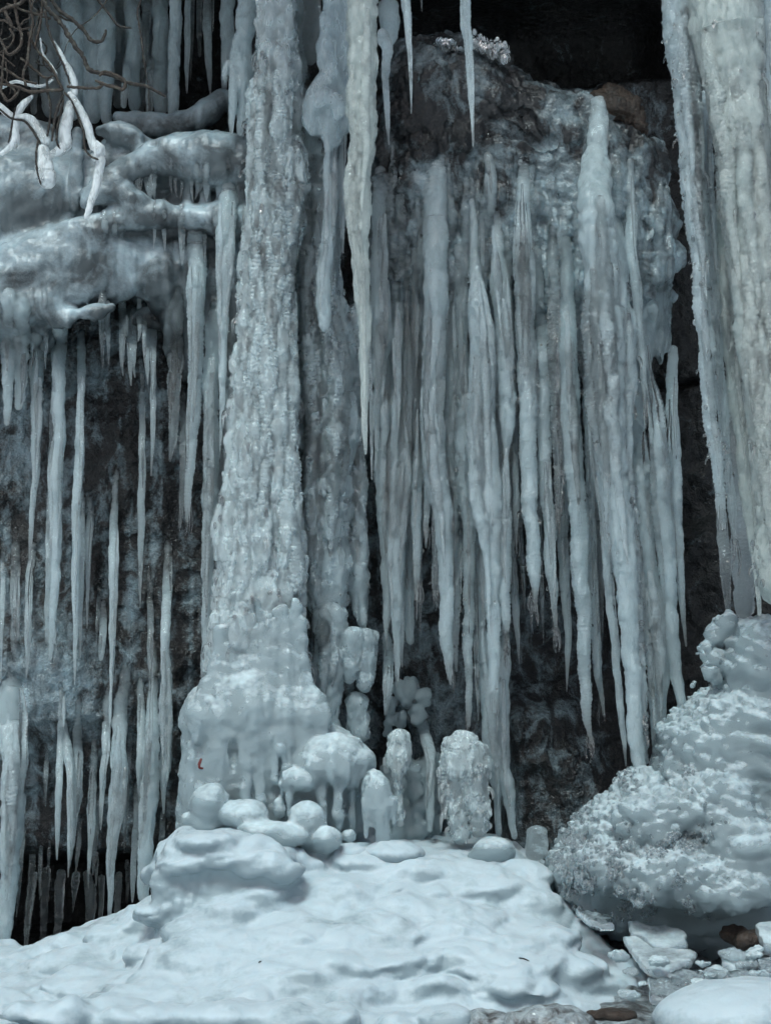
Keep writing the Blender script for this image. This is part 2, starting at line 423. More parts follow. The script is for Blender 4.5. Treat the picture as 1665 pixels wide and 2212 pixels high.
M = {}
M['ice'] = ice_material('cloudy_ice', (.865, .948, .972), 34, (.62, .73, .77), .24)
M['milky'] = ice_material('milky_ice', (.885, .957, .977), 58, (.66, .77, .81), .26)
M['glass'] = ice_material('clear_drip_ice', (.85, .93, .95), 3, (.5, .6, .64), .0, bump=.001, rough=.01)
M['clear'] = ice_material('glassy_ice', (.80, .90, .93), 9, (.5, .6, .64), .25, rough=.04)
M['sheet'] = ice_material('glazed_sheet_ice', (.82, .925, .955), 8, (.46, .57, .61), .24, bump=.006, bscale=30, rough=.04)
M['yellow'] = ice_material('yellowish_ice', (.895, .950, .945), 52, (.64, .71, .69), .3, bump=.0035, bscale=48)
M['pale'] = ice_material('pale_crystalline_ice', (.935, .981, .991), 58, (.68, .82, .86), .34, bump=.006, bscale=46, rough=.05)
M['smooth'] = ice_material('smooth_blue_ice', (.875, .95, .972), 40, (.55, .66, .70), .35, bump=.0045, bscale=34)
M['coat'] = ice_material('white_rime_ice', (.93, .96, .96), 90, (.70, .76, .78), .75, bump=.001)

def glazed(name, rock1, rock2, icec, cover, bscale, streak=.35, coatr=.12, soft=1.0, n2s=13):
    """dark wet rock under a broken skin of ice; 'clear' holds how much ice lies there"""
    t = NT(name)
    p = t.pos(1, 1, 1); ps = t.pos(1, 1, streak)
    n1 = t.noise(p, 3.5, 2, .6, .3); n2 = t.noise(ps, n2s, 3, .6, .8); n3 = t.noise(p, 60, 2, .65, 1.5)
    v = t.voro(t.pos(1, 1, .75), bscale, smooth=.35); v2 = t.voro(p, bscale*2.9, smooth=.25)
    h = t.math('ADD', t.math('MULTIPLY', v, 1.0), t.math('MULTIPLY', v2, .45))
    nrm = t.bump(n3, .006*soft, .8, t.bump(h, .014*soft, .9))
    at = t.n('Attribute', attribute_name='clear').outputs['Fac']
    rock = t.mixc(t.mapr(n1, .35, .68), (*rock1, 1), (*rock2, 1))
    f = t.math('ADD', t.math('MULTIPLY', at, 1.0), t.mapr(n2, .3, .72, -.42, .42))
    f = t.math('ADD', f, t.mapr(n3, .35, .65, -.14*soft, .14*soft))
    f = t.mapr(f, .25, 1.0, 0.0, cover)
    col = t.mixc(f, rock, (*icec, 1))
    sh = t.bsdf(Base_Color=col, Subsurface_Weight=t.math('MULTIPLY', f, .5), Subsurface_Radius=(.6, .9, 1), Subsurface_Scale=.012, Roughness=t.mapr(f, 0, 1, .55, .25), IOR=1.31, Normal=nrm,
                Coat_Weight=t.mapr(at, 0, .5, .25, .9), Coat_Roughness=coatr, Coat_IOR=1.31, Coat_Normal=nrm)
    return t.done(sh)
M['cliff'] = glazed('icy_dark_rock', (.006, .007, .008), (.019, .020, .0205), (.27, .36, .40), .85, 34, .6, .06, .8, 10)
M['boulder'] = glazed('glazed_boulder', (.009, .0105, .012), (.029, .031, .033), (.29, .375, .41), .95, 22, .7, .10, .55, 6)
M['ledge'] = glazed('glazed_ledge', (.03, .036, .04), (.10, .125, .135), (.35, .44, .48), 1.0, 15, .9, .25, .35, 5)

def snow_ice(name, snow, ice, lo, hi, bscale=26, bump=.004, tr=.35, vol=0):
    t = NT(name)
    g = t.n('NewGeometry'); sp = t.n('SeparateXYZ', ins={0: g.outputs['Normal']})
    n1 = t.noise(t.pos(1, 1, 1.6), 7, 4, .55, .4); n2 = t.noise(t.pos(1, 1, 1), 45, 4, .6); n3 = t.noise(t.pos(), 320, 2, .6)
    at = t.n('Attribute', attribute_name='clear').outputs['Fac']
    # snow settles where the ice faces up, bare ice on the steep flanks
    f = t.math('ADD', sp.outputs['Z'], t.mapr(n1, .3, .7, -.35, .35)); f = t.math('SUBTRACT', f, at); f = t.math('ADD', f, t.mapr(n2, .3, .7, -.12, .12))
    f = t.mapr(f, lo, hi, 0, 1)
    v = t.voro(t.pos(1, 1, 1.2), bscale, smooth=.6)
    nrm = t.bump(n3, .0022, .6, t.bump(n2, .004, .5, t.bump(v, bump, .6)))
    a = t.bsdf(Base_Color=(*snow, 1), Subsurface_Weight=.5, Subsurface_Radius=(.6, .9, 1), Subsurface_Scale=.015, Roughness=.32, IOR=1.31, Normal=nrm)
    b = t.bsdf(Base_Color=(*ice, 1), Roughness=.07, IOR=1.31, Normal=nrm, Transmission_Weight=tr)
    if vol: t.set(t.out.inputs['Volume'], t.n('VolumePrincipled', ins={'Color': (.955, .985, .992, 1), 'Density': vol}))
    return t.done(t.mixs(f, b, a))
M['snow'] = snow_ice('snow_on_ice', (.43, .515, .56), (.35, .44, .48), -.1, .6, 20, .004, .25)
M['base'] = snow_ice('bare_base_ice', (.58, .69, .73), (.56, .67, .71), .2, 1.35, 30, .007, .72, 50)
M['crust'] = snow_ice('knobbly_ice', (.53, .63, .67), (.50, .60, .64), .25, 1.5, 44, .008, .80, 36)
t = NT('frosty_beads'); M['froth'] = t.done(t.bsdf(Base_Color=(.64, .74, .78, 1), Roughness=.12, IOR=1.31, Transmission_Weight=.35, Subsurface_Weight=.3, Subsurface_Scale=.01))
def bark(name, a, b, sc=140):
    t = NT(name); n = t.noise(t.pos(), sc, 5, .65, .5); n2 = t.noise(t.pos(), sc*.35, 3)
    c = t.mixc(t.mapr(n, .4, .68), (*a, 1), (*b, 1)); c = t.mixc(t.mapr(n2, .55, .75, 0, .6), c, (.16, .16, .13, 1))
    return t.done(t.bsdf(Base_Color=c, Roughness=.75, Normal=t.bump(n, .003, 1.0)))
M['bark'] = bark('brown_bark', (.016, .012, .009), (.06, .045, .034))
M['darkbark'] = bark('wet_dark_bark', (.008, .007, .006), (.03, .024, .02))
t = NT('brown_rock'); n_ = t.noise(t.pos(1, 1, 1), 14, 6, .7, .6)
M['rock'] = t.done(t.bsdf(Base_Color=t.mixc(t.mapr(n_, .35, .7), (.012, .009, .007, 1), (.06, .038, .025, 1)), Roughness=.5, Normal=t.bump(t.noise(t.pos(), 40, 6, .7), .02, 1.0), Coat_Weight=.12, Coat_Roughness=.35))
t = NT('red_stem'); M['red'] = t.done(t.bsdf(Base_Color=(.14, .02, .018, 1), Roughness=.5))
t = NT('stream_bed'); n_ = t.noise(t.pos(), 18, 6, .7, .5)
M['bed'] = t.done(t.bsdf(Base_Color=t.mixc(t.mapr(n_, .38, .66), (.06, .06, .06, 1), (.42, .50, .53, 1)), Roughness=.3, Normal=t.bump(n_, .03, 1.0), Coat_Weight=.7, Coat_Roughness=.1))
t = NT('open_snow'); n_ = t.noise(t.pos(), 2.0, 5, .6)
M['ground'] = t.done(t.bsdf(Base_Color=(.80, .84, .87, 1), Roughness=.6, Normal=t.bump(n_, .12, .6)))

# ------------------------------------------------------------------ cliff: one continuous rock face with alcoves
def cliff_depth(U, V, x, z):
    y = np.full(U.shape, 8.50)
    y += -.22*np.exp(-((U-300)/650)**2-((V-4450)/480)**2)                       # icy bulge low down by the left wall
    y += 1.15*sstep(5480, 5800, V)*(1-sstep(1300, 1750, U))                        # low cave
    y += 0.9*(1-sstep(650, 980, V))*(1-sstep(1300, 1650, U))                       # alcove behind the shrub
    y += 1.0*(1-sstep(250, 620, V+.12*(U-3300)))*sstep(2350, 2600, U)*(1-.5*sstep(4200, 4700, U))   # black hollow above the boulder
    lr = sstep(4250, 4700, V)*sstep(3150, 3350, U)*(1-sstep(4100, 4400, U))        # sloping rib of rock beneath the curtain
    y += -.30*lr*np.clip((V-4250-.9*(U-3320))/900+.5, 0, 1)
    y += .12*sstep(2000, 2500, V)*sstep(2350, 2600, U)*(1-sstep(3300, 3500, V))
    y += -2.0*(1-sstep(-560, -240, V))                                             # unseen overhang, bulged forward to shade the top; icicles hang from it
    return y
def axis(lo, hi, fl, fh, fine, coarse):
    return np.concatenate([np.arange(lo, fl, coarse), np.arange(fl, fh, fine), np.arange(fh, hi, coarse)])
xs = axis(-7, 7, -2.2, 2.2, .0085, .08); zs = axis(-.4, 6.6, -.2, 4.9, .0085, .06)
X, Z = np.meshgrid(xs, zs, indexing='ij'); U, V = UV(np.stack([X, np.full(X.shape, 8.45), Z], -1))
Y = cliff_depth(U, V, X, Z)
Y += .10*fbm(X*1.4, 3.3, Z*1.4, 11, 3)
blk = fbm(X*2.6, 8.8, Z*4.2, 17, 2); Y += .07*np.abs(blk)                          # cracks between blocks
Y += .030*fbm(X*11, 1.2, Z*8, 23, 3)
w, _ = worley(np.stack([X.ravel()*17, np.zeros(X.size), Z.ravel()*15], -1), 5); Y += .016*(w.reshape(X.shape)-.5)
Y += .006*noise(X*75, 0, Z*70, 31)
crack = np.exp(-((V-(2440+40*noise(U/300, 0, 0, 3)))/22)**2)*sstep(4120, 4250, U); Y += .10*crack
cov = .30+.15*fbm(X*2, 1, Z*1.5, 41, 2)+.30*noise(X*13, 0, Z*1.1, 43)*(X < 0)+.16*noise(X*34, 0, Z*2.5, 44)*(X < 0)
cov += .42*np.exp(-((U-250)/560)**2-((V-4480)/420)**2)                             # pale glaze on the low bulge
cov += .22*np.exp(-((U-150)/330)**2-((V-2700)/900)**2)
cov += .16*np.exp(-((U-2600)/420)**2-((V-4450)/420)**2)+.12*sstep(4300, 4600, V)*sstep(2500, 2900, U)*(1-sstep(3500, 3900, U))
cov -= .35*sstep(3750, 4050, U)*(1-sstep(4900, 5200, U))*sstep(900, 1500, V)      # bare rock beside the pillar
cov -= .45*sstep(5350, 5650, V)*(1-sstep(1300, 1750, U)); cov -= .4*(1-sstep(200, 700, V))
nx, nz = X.shape
ii = (np.arange(nx-1)[:, None]*nz+np.arange(nz-1)[None]).ravel()
me = mesh_from('cliff', np.stack([X, Y, Z], -1).reshape(-1, 3), np.stack([ii, ii+nz, ii+nz+1, ii+1], -1), None, {'clear': np.clip(cov, 0, 1).ravel()})
tag(link('cliff', me, M['cliff']), kind='structure')
def wall_y(U_, V_):
    p = P(U_, V_, 8.45); return float(cliff_depth(np.array([U_]), np.array([V_]), p[0], p[2])[0])

# ground: snow to the horizon, stream bed beneath the ice
me = mesh_from('ground', [(-300, -300, -.02), (300, -300, -.02), (300, 300, -.02), (-300, 300, -.02)], [(0, 1, 2, 3)])
tag(link('ground', me, M['ground']), kind='structure')
gx, gy = np.meshgrid(np.linspace(.2, 3.2, 260), np.linspace(4.6, 8.8, 330), indexing='ij')
gz = .03+.13*sstep(5.2, 6.4, gy)+.18*sstep(6.4, 8.2, gy)+.03*fbm(gx*6, gy*6, 0, 3, 3)-.10*(1-sstep(.2, .6, gx))-.12*sstep(2.4, 3.2, gx)-.1*(1-sstep(4.6, 5.2, gy))
ii = (np.arange(259)[:, None]*330+np.arange(329)[None]).ravel()
me = mesh_from('stream_bed', np.stack([gx, gy, gz], -1).reshape(-1, 3), np.stack([ii, ii+330, ii+331, ii+1], -1))
tag(link('stream_bed', me, M['bed']), kind='structure')

fx, fy = np.meshgrid(np.linspace(-3.2, .4, 180), np.linspace(7.6, 10.4, 140), indexing='ij')
ii = (np.arange(179)[:, None]*140+np.arange(139)[None]).ravel()
me = mesh_from('cave_floor', np.stack([fx, fy, .02+.05*fbm(fx*4, fy*4, 0, 3, 3)], -1).reshape(-1, 3), np.stack([ii, ii+140, ii+141, ii+1], -1), None, {'clear': np.zeros(fx.size)})
tag(link('cave_floor', me, M['cliff']), kind='structure')
def sdf_object(name, vol, mat, label=None, cat=None, kind=None, disp=None, clear=None, relaxn=1, parent=None):
    v, q = vol.mesh(); v = relax(v, q, relaxn); n = vnormals(v, q)
    if disp is not None: v = v+n*disp(v, n)[:, None]
    c = np.clip(clear(v, n), 0, 1) if clear is not None else np.full(len(v), .3)
    o = link(name, mesh_from(name, v, q, None, {'clear': c}), mat, parent)
    return tag(o, label, cat, None, kind)

# ------------------------------------------------------------------ boulder with its ice skin
def pu(u, v, Y): return P(u, v, Y)
bo = outline('b 820 300 1000 300 1200 275 1400 330 1600 400 c 0 470 130 580 430 615 560 640 700 800 830 905 960 950 1000 1300 1060 1700 1000 1900 800 2050 f 0 560 e 1300 620 1000 480 e 750 420 700 0 b 720 1200 740 700')
vol = vbox(2300, 250, 4450, 2400, 7.7, 8.8, .0095)
vol.poly(bo, 8.35, .36, .30, .02)
for (u, v, y, rx, ry, rz) in ((3350, 1350, 8.16, .30, .14, .20), (2750, 1250, 8.12, .22, .12, .18), (3900, 1500, 8.15, .22, .12, .24), (2900, 650, 8.15, .26, .10, .12), (3350, 800, 8.15, .30, .12, .11), (3000, 1750, 8.08, .35, .10, .12), (3600, 1900, 8.06, .2, .1, .15)):
    vol.ell(pu(u, v, y), (rx, ry, rz), .06)
for (pa, pb, r) in (((2560, 985, 7.98), (2760, 965, 7.98), .013), ((3060, 610, 8.0), (3400, 800, 8.0), .016), ((3180, 760, 8.0), (3330, 830, 8.0), .02), ((3400, 720, 8.0), (3530, 900, 8.0), .035), ((3290, 860, 8.0), (3500, 915, 8.0), .03), ((2540, 900, 8.0), (2560, 1350, 8.0), .014), ((2610, 1330, 7.98), (2625, 1560, 7.98), .017), ((2900, 800, 8.0), (2910, 920, 8.0), .012)):
    for y_ in (0, -.05, -.1): vol.cap(pu(pa[0], pa[1], pa[2]+y_), pu(pb[0], pb[1], pb[2]+y_), r*.7, r, .012, True)
def bdisp(v, n):
    U, V = UV(v); d = .030*fbm(v[:, 0]*4, v[:, 1]*4, v[:, 2]*4, 3, 3)
    w, c = worley(v*[16, 12, 9.5], 8); w2, c2 = worley(v*[42, 40, 26], 9)
    low = sstep(700, 1150, V)
    flow = .016*noise(v[:, 0]*17, v[:, 1]*5, v[:, 2]*1.6, 12)                  # frozen trickles run down
    w3, c3 = worley(v*[7, 6, 8.5]+3, 21)
    return d*1.2+(.55-w)*(.022+.018*low)+(.5-w2)*.013+flow*low*1.3+(.5-w3)*.05+(c3-.5)*.04+.006*noise(v[:, 0]*28, v[:, 1]*28, v[:, 2]*75, 14)
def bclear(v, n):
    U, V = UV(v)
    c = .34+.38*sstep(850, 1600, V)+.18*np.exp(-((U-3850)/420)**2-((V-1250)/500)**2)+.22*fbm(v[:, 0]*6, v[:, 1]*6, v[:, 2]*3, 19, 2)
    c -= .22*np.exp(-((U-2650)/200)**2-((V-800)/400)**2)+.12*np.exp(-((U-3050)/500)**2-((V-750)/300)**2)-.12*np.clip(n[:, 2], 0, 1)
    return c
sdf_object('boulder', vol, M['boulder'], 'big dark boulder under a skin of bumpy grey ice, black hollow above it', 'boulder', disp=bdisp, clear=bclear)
for k in range(0): pass
def idisp(v, n):
    return .020*noise(v[:, 0]*15, v[:, 1]*4, v[:, 2]*1.3, 12)+.012*noise(v[:, 0]*38, v[:, 1]*8, v[:, 2]*3.5, 13)+.010*fbm(v[:, 0]*14, v[:, 1]*14, v[:, 2]*14, 3, 2)+.003*noise(v[:, 0]*50, v[:, 1]*50, v[:, 2]*130, 14)
vol = vbox(2350, 750, 4420, 4000, 7.75, 8.5, .0085)
vol.poly(outline('e 720 200 760 900 800 1500 830 1200 870 1650 910 1900 945 1500 1000 1950 1040 1550 1060 1250 1090 1700 1130 1500 1200 2000 1260 1700 1300 1900 1340 1450 1390 1600 1400 1150 1440 1900 1490 2100 1545 1900 1570 1100 1600 1500 1640 800 f 60 500 110 400 120 250 170 500 200 300 250 200 300 350 330 500 400 450 430 200 470 200 520 500 600 700 800 700 860 900 900 650 960 700 990 400 1010 300 980 100 500 0'), 8.22, .09, .07, .02)
rgs = np.random.default_rng(77)
bpy.context.view_layer.update(); BO = bpy.data.objects['boulder']
def surf_of(o, u, v):
    d_ = P(u, v, 1.0)-np.array([0, 0, CAMZ]); d_ /= np.linalg.norm(d_); ok, loc, _, _ = o.ray_cast((0, 0, CAMZ), tuple(d_), distance=14)
    return loc.y if ok else 8.2
for k in range(64):                                                              # trickles over the boulder face
    u0 = rgs.uniform(2450, 4330); vt = rgs.uniform(850, 1500); w0 = rgs.uniform(34, 78); n_ = 8; du = rgs.normal(0, 30)
    if u0 > 4100: vt += 250
    pts_ = []
    for i in range(n_):
        v_ = vt+(2250-vt)*i/(n_-1); u_ = u0+du*i/n_; r_ = w0*.5*px(8)*(.25+.75*min(1, i/3))
        pts_.append((*P(u_, v_, surf_of(BO, u_, v_)+r_*.25), r_))
    vol.chain(pts_, .016)
for k in range(46):
    u0 = 2420+k*41+rgs.normal(0, 12); vt = rgs.uniform(1350, 1950); vb_ = rgs.uniform(2500, 3300) if u0 < 3400 else rgs.uniform(2000, 2380)
    if 2930 < u0 < 3000: vt += 300
    w0 = rgs.uniform(50, 95); y0 = 8.06+rgs.random()*.06
    vol.chain([(*P(u0, vt, y0+.06), w0*.5*px(8)), (*P(u0+rgs.normal(0, 12), vt*.6+vb_*.4, y0), w0*.55*px(8)), (*P(u0+rgs.normal(0, 18), vb_, y0+.05), w0*.2*px(8))], .02)
sdf_object('ice_sheet', vol, M['sheet'], 'ragged grey sheet of ice behind the middle curtain, below the boulder', 'ice sheet', disp=idisp, clear=lambda v, n: .25+.4*noise(v[:, 0]*6, v[:, 1]*6, v[:, 2]*2, 5))
# bare brown rock on its shoulder
vol = vbox(3750, 540, 4200, 950, 7.9, 8.5, .008)
vol.poly(outline('c 470 650 590 575 680 590 770 650 830 760 850 900 700 850 600 790 520 720'), 8.2, .14, .07, .02)
vol.ell(pu(3318+650, 700, 8.12), (.10, .10, .07), .03)
sdf_object('rock', vol, M['rock'], 'bare brown rock jutting from the boulder near the yellowish pillar', 'rock', disp=lambda v, n: .022*fbm(v[:, 0]*9, v[:, 1]*9, v[:, 2]*16, 5, 4)+.02*np.abs(noise(v[:, 0]*6, v[:, 1]*6, v[:, 2]*26, 6))+.008*noise(v[:, 0]*50, v[:, 1]*50, v[:, 2]*60, 7))
# clear frozen fan and clear lump on top of the boulder
a = Acc()
for k in range(46):
    u = rng.uniform(1390, 1625); f = (u-1390)/235; top = 195+f*110; v0 = rng.uniform(top, 290+f*120)
    p = P(1665+u, v0, 8.05-rng.random()*.08); r = rng.uniform(.012, .026); s_, q_ = unit_sphere()
    a.add(s_*[r*.9, r, r*1.35]+p, q_, None, rng.uniform(.35, .8))
tag(a.build('ice_lump', M['pale']), 'pale frilled lump of ice fanning up on top of the boulder', 'ice lump')
a = Acc()
for k in range(26):
    p = P(1665+rng.normal(1240, 42), rng.uniform(255, 325), 8.08-rng.random()*.06); r = rng.uniform(.014, .026); s_, q_ = unit_sphere(); a.add(s_*r+p, q_, None, rng.uniform(.5, .9))
tag(a.build('ice_lump', M['ice']), 'low glassy lump of ice on the boulder between two hanging slim icicles', 'ice lump')

# ------------------------------------------------------------------ ledges by the shrub
vol = vbox(-450, 600, 1800, 3050, 7.7, 8.75, .0095)
vol.poly(outline('d -500 350 -500 -900 a -500 760 0 780 350 830 480 1000 620 1010 780 840 900 900 1060 1010 1250 930 1420 890 1640 950 1760 1200 1760 2700 1700 2950 1640 2500 1580 2800 1520 2450 1440 2750 1380 2550 1320 2350 1260 2500 1180 2150 1120 2300 1060 2050 990 2000 d 820 150 760 260 600 360 400 400 330 650 250 480 180 700 60 640 -200 760'), 8.42, .26, .16, .02)
def ridge(seq, Y, k=.05, dy=0):
    k = max(k, .06) if k > .03 else k
    vol.chain([(*P(u, v, Y+dy*i), w*.5*px(Y)) for i, (u, v, w) in enumerate(trace(seq))], k)
ridge('a 560 1240 90 700 1170 100 850 1090 130 1000 1040 170 1150 1010 210 1300 1020 280 1450 1030 300 1600 1050 300', 8.08, .09)
vol.ell(P(1330, 1090, 8.16), (.20, .15, .075), .06)
ridge('a 640 850 70 760 850 90 860 880 100 950 960 80 1050 1000 60', 8.14, .04)
ridge('a 760 760 70 860 790 90 1000 815 110 1180 800 120 1320 740 130 1450 640 150', 8.58, .08)
ridge('a 330 1520 70 480 1490 90 620 1470 100 760 1420 110 900 1390 110 1050 1385 100 1250 1400 120 1450 1430 170 1640 1440 200', 8.08, .09)
ridge('a 560 1310 60 650 1240 80 760 1230 80 850 1280 110 920 1290 60', 8.05, .04)
ridge('d -100 150 330 200 80 330 420 60 300 640 20 240 780 20 160', 8.16, .12)
ridge('d -200 330 330 60 300 330 250 280 260 420 250 220 600 200 180 780 200 130', 8.18, .12)
ridge('a -200 1250 420 100 1270 420 300 1300 360', 8.22, .12)
ridge('d 20 330 150 300 330 130 420 420 110 600 370 80 720 330 60', 8.07, .06)
ridge('d 860 20 260 1050 120 240 1250 60 220', 8.24, .10)
ridge('d 730 170 90 800 140 100 860 170 60', 8.16, .05)
ridge('d 620 130 100 700 110 90', 8.12, .05)
ridge('d 880 420 60 940 400 110 1030 450 40', 8.44, .03)
ridge('a 500 850 60 500 1000 75 490 1150 75 480 1350 70', 8.12, .02)
for s_ in ('a 1210 1130 80 1210 1400 70', 'a 1320 1110 90 1325 1400 75', 'a 1440 1080 110 1440 1420 95', 'a 1560 1080 120 1570 1420 110'): ridge(s_, 8.10, .025)
for (u0, v0, u1, v1, r) in ((900, 1190, 1150, 1200, .035), (640, 880, 700, 1000, .045), (960, 900, 990, 930, .03), (820, 1520, 1100, 1550, .03), (1130, 1300, 1135, 1210, .03), (1270, 1180, 1275, 1270, .02), (1385, 1190, 1390, 1300, .02)):
    for yy in (8.1, 8.0, 7.93): vol.cap(P(u0, v0, yy), P(u1, v1, yy), r, r, .015, True)
def ldisp(v, n):
    U, V = UV(v); fl = sstep(1500, 1800, V)*sstep(900, 1150, U)+sstep(1950, 2150, V)*(1-sstep(500, 800, U))
    w, c = worley(v*[13, 11, 17], 3); w2, c2 = worley(v*[36, 30, 30], 4)
    side = 1-np.clip(n[:, 2], 0, 1)
    return fl*(.034*noise(v[:, 0]*14, v[:, 1]*4, v[:, 2]*1.4, 41)+.015*noise(v[:, 0]*36, v[:, 1]*9, v[:, 2]*3.5, 42)+.004*noise(v[:, 0]*20, v[:, 1]*20, v[:, 2]*80, 43))+.018*fbm(v[:, 0]*6, v[:, 1]*6, v[:, 2]*9, 2, 2)+(.55-w)*.013+(.5-w2)*.004*side+.006*side*noise(v[:, 0]*38, v[:, 1]*10, v[:, 2]*4, 9)
def lclear(v, n):
    U, V = UV(v)
    c = .50+.52*np.clip(n[:, 2], -.3, 1)+.22*fbm(v[:, 0]*5, v[:, 1]*5, v[:, 2]*8, 7, 3)
    c -= .30*sstep(1750, 2200, V)*sstep(800, 1100, U)+.35*np.exp(-((U-1020)/260)**2-((V-1180)/80)**2)+.3*np.exp(-((U-950)/300)**2-((V-1530)/60)**2)+.25*np.exp(-((U-720)/160)**2-((V-950)/110)**2)
    return c
sdf_object('ice_ledge', vol, M['ledge'], 'rounded grey ice ledges stepping down beneath the frozen shrub twigs', 'ice ledge', disp=ldisp, clear=lclear)

# ------------------------------------------------------------------ icicles
bpy.context.view_layer.update()
BACK = [bpy.data.objects[n_] for n_ in ('cliff', 'boulder', 'ice_sheet', 'ice_ledge')]
def surf(u, v):
    a_ = P(u, v, 1.0); d_ = a_-np.array([0, 0, CAMZ]); d_ /= np.linalg.norm(d_); best = float('nan')
    for o in BACK:
        ok, loc, _, _ = o.ray_cast((0, 0, CAMZ), tuple(d_), distance=14)
        if ok and not loc.y > best: best = loc.y
    return best
TOPV = -430
LAB = []
def ice(seq, Y, label, name='icicle', cat='icicle', group=None, mat='ice', ws=1.0, **kw):
    pts = [(u_, v_, w_*ws) for u_, v_, w_ in merge(trace(seq))]
    if pts[0][1] <= 0:                                     # hangs from the overhang above the frame
        (u0, v0, w0), (u1, v1, w1) = pts[0], pts[1]; s_ = (u1-u0)/(v1-v0)
        vt = TOPV+250*max(0, Y-7.0); pts[0] = (u0+s_*(vt-v0), vt, w0*1.05)
        pts.insert(1, (u0+s_*(-20-v0), -20, w0))
    a = Acc(); kw.setdefault('seed', len(LAB)*17+3); ext = kw.pop('ext', ((90 if pts[0][0] < 700 else 220) if pts[0][0] < 1720 and pts[0][1] < 2650 else 380) if name == 'icicle' or pts[0][0] > 3600 else 0)
    if pts[0][1] > 0 and mat == 'ice' and ext and kw.get('clear', 0) < .7:
        (u0, v0, w0), (u1, v1, w1) = pts[0], pts[1]; sl_ = float(np.clip((u1-u0)/max(60, v1-v0), -.12, .12)); ext = min(ext, v0-20, max(120, (pts[-1][1]-v0)*.4))
        pts = [(u0-sl_*ext, v0-ext, w0*.75), (u0-sl_*ext*.5, v0-ext*.5, w0*.92)]+[(u0, v0, w0*1.0)]+pts[1:]
        kw['hug'] = ext*.00072
    fr = Acc() if kw.get('teeth', 0)+kw.get('fork', 0)+kw.get('flakes', 0) else None
    wm = max(p[2] for p in pts[1:]); ns = kw.pop('strands', None)
    if ns is None: ns = 0 if kw.get('clear', 0) > .5 or group == GA or wm < 44 else int(min(5, wm/26))
    if ns and fr is None: fr = Acc()
    icicle_mesh(a, pts, Y, fringe=fr, **kw); LAB.append(label)
    rs = np.random.default_rng(kw['seed']+5); pv = np.array(pts); vv = pv[:, 1]
    for k in range(ns):                                   # runnels frozen onto the icicle, some of them glass clear
        L_v = vv[-1]-vv[0]; t0 = rs.uniform(.06, .55) if pts[0][1] > 0 else rs.uniform(.1, .6); t1 = min(.985, t0+rs.uniform(.2, .5)); off = rs.uniform(-.42, .42); f_ = rs.uniform(.26, .48)
        tt = np.linspace(t0, t1, 7); V_ = vv[0]+tt*L_v; U_ = np.interp(V_, vv, pv[:, 0]); W_ = np.interp(V_, vv, pv[:, 2])
        q_ = [(U_[i]+off*W_[i], V_[i], min(105, W_[i]*f_)*(.5, .85, 1, 1, .8, .55, .16)[i]+1.5) for i in range(7)]
        dep = math.sqrt(max(.05, .25-off*off))*np.interp((t0+t1)/2, np.linspace(0, 1, 9), np.interp(vv[0]+np.linspace(0, 1, 9)*L_v, vv, pv[:, 2]))*px(Y)*.92
        gl = rs.random() < (.16 if mat in ('pale', 'yellow') else .36)
        icicle_mesh(fr if gl else a, q_, Y-dep, clear=.75 if gl else kw.get('clear', .2)+rs.uniform(-.1, .25), rib=rs.uniform(.5, 1.3), lump=.5, seed=kw['seed']+300+k, tip=.05, smooth=.05, scallop=kw.get('scallop', 0)*.5)
    if mat == 'ice': mat = 'clear' if kw.get('clear', .2) > .38 else ('milky' if kw.get('clear', .2) < .125 else 'ice')
    o = a.build(name, M[mat], None, P(pts[0][0], pts[0][1], Y))
    if fr and fr.v: tag(fr.build('drip_fringe', M['glass'], o, P(pts[0][0], pts[0][1], Y)), kind='stuff')
    return tag(o, label, cat, group)
GA = 'icicles in the alcove behind the shrub'
A_ = dict(group=GA, lump=.35, rib=.35)
ice('a 330 -20 150 330 400 150 325 760 130', 9.05, 'dull brown-grey icicle column in the alcove, behind the thickest twigs', clear=.45, tip=0, **A_)
ice('a 215 -20 60 218 400 60 215 740 35', 9.1, 'dark slim icicle farthest left in the alcove, half hidden by twigs', clear=.6, tip=.1, **A_)
ice('a 470 -20 160 475 400 160 470 660 130 465 780 80', 8.8, 'wide pale icicle column behind the bent ice coated twig', clear=.18, tip=0, **A_)
ice('a 600 -20 150 595 400 150 600 700 130 605 800 100', 8.82, 'wide pale icicle column right behind the longest dark twig', clear=.15, tip=0, **A_)
ice('a 695 -20 120 690 400 120 690 700 80 690 815 60', 8.78, 'pale icicle column ending on the ledge, right of two wider ones', clear=.2, tip=0, **A_)
ice('a 780 -20 95 770 400 80 760 700 60', 8.95, 'murky icicle column beside a short bright stub in the alcove', clear=.5, tip=.1, **A_)
ice('a 815 310 45 810 500 55 800 700 35', 8.72, 'short bright stub of icicle stuck on murky alcove ice', clear=.3, tip=.1, **A_)
ice('a 855 -20 110 860 400 100 865 720 80', 8.85, 'flat grey icicle column behind the thin drooping twig', clear=.25, tip=0, **A_)
ice('a 950 -20 80 930 400 60 912 745 45', 8.88, 'tapering grey icicle just right of the thin drooping twig', clear=.4, tip=.1, **A_)
ice('a 975 250 45 970 500 50 960 760 40', 8.75, 'slim dark edged icicle crossed by the end of the thin twig', clear=.5, tip=.1, **A_)
ice('a 1035 -20 115 1035 400 110 1035 750 95', 8.9, 'wide blue-grey icicle column above the long dark twig tip', clear=.3, tip=0, **A_)
ice('a 1130 -20 90 1125 400 82 1115 745 70', 8.7, 'bright pale icicle column, last before the black gap in the alcove', clear=.08, tip=0, **A_)
ice('a 1215 -20 52 1212 300 40 1208 500 24 1207 605 8', 8.7, 'sharp icicle hanging in the black gap of the alcove, longer of two', clear=.35, **A_)
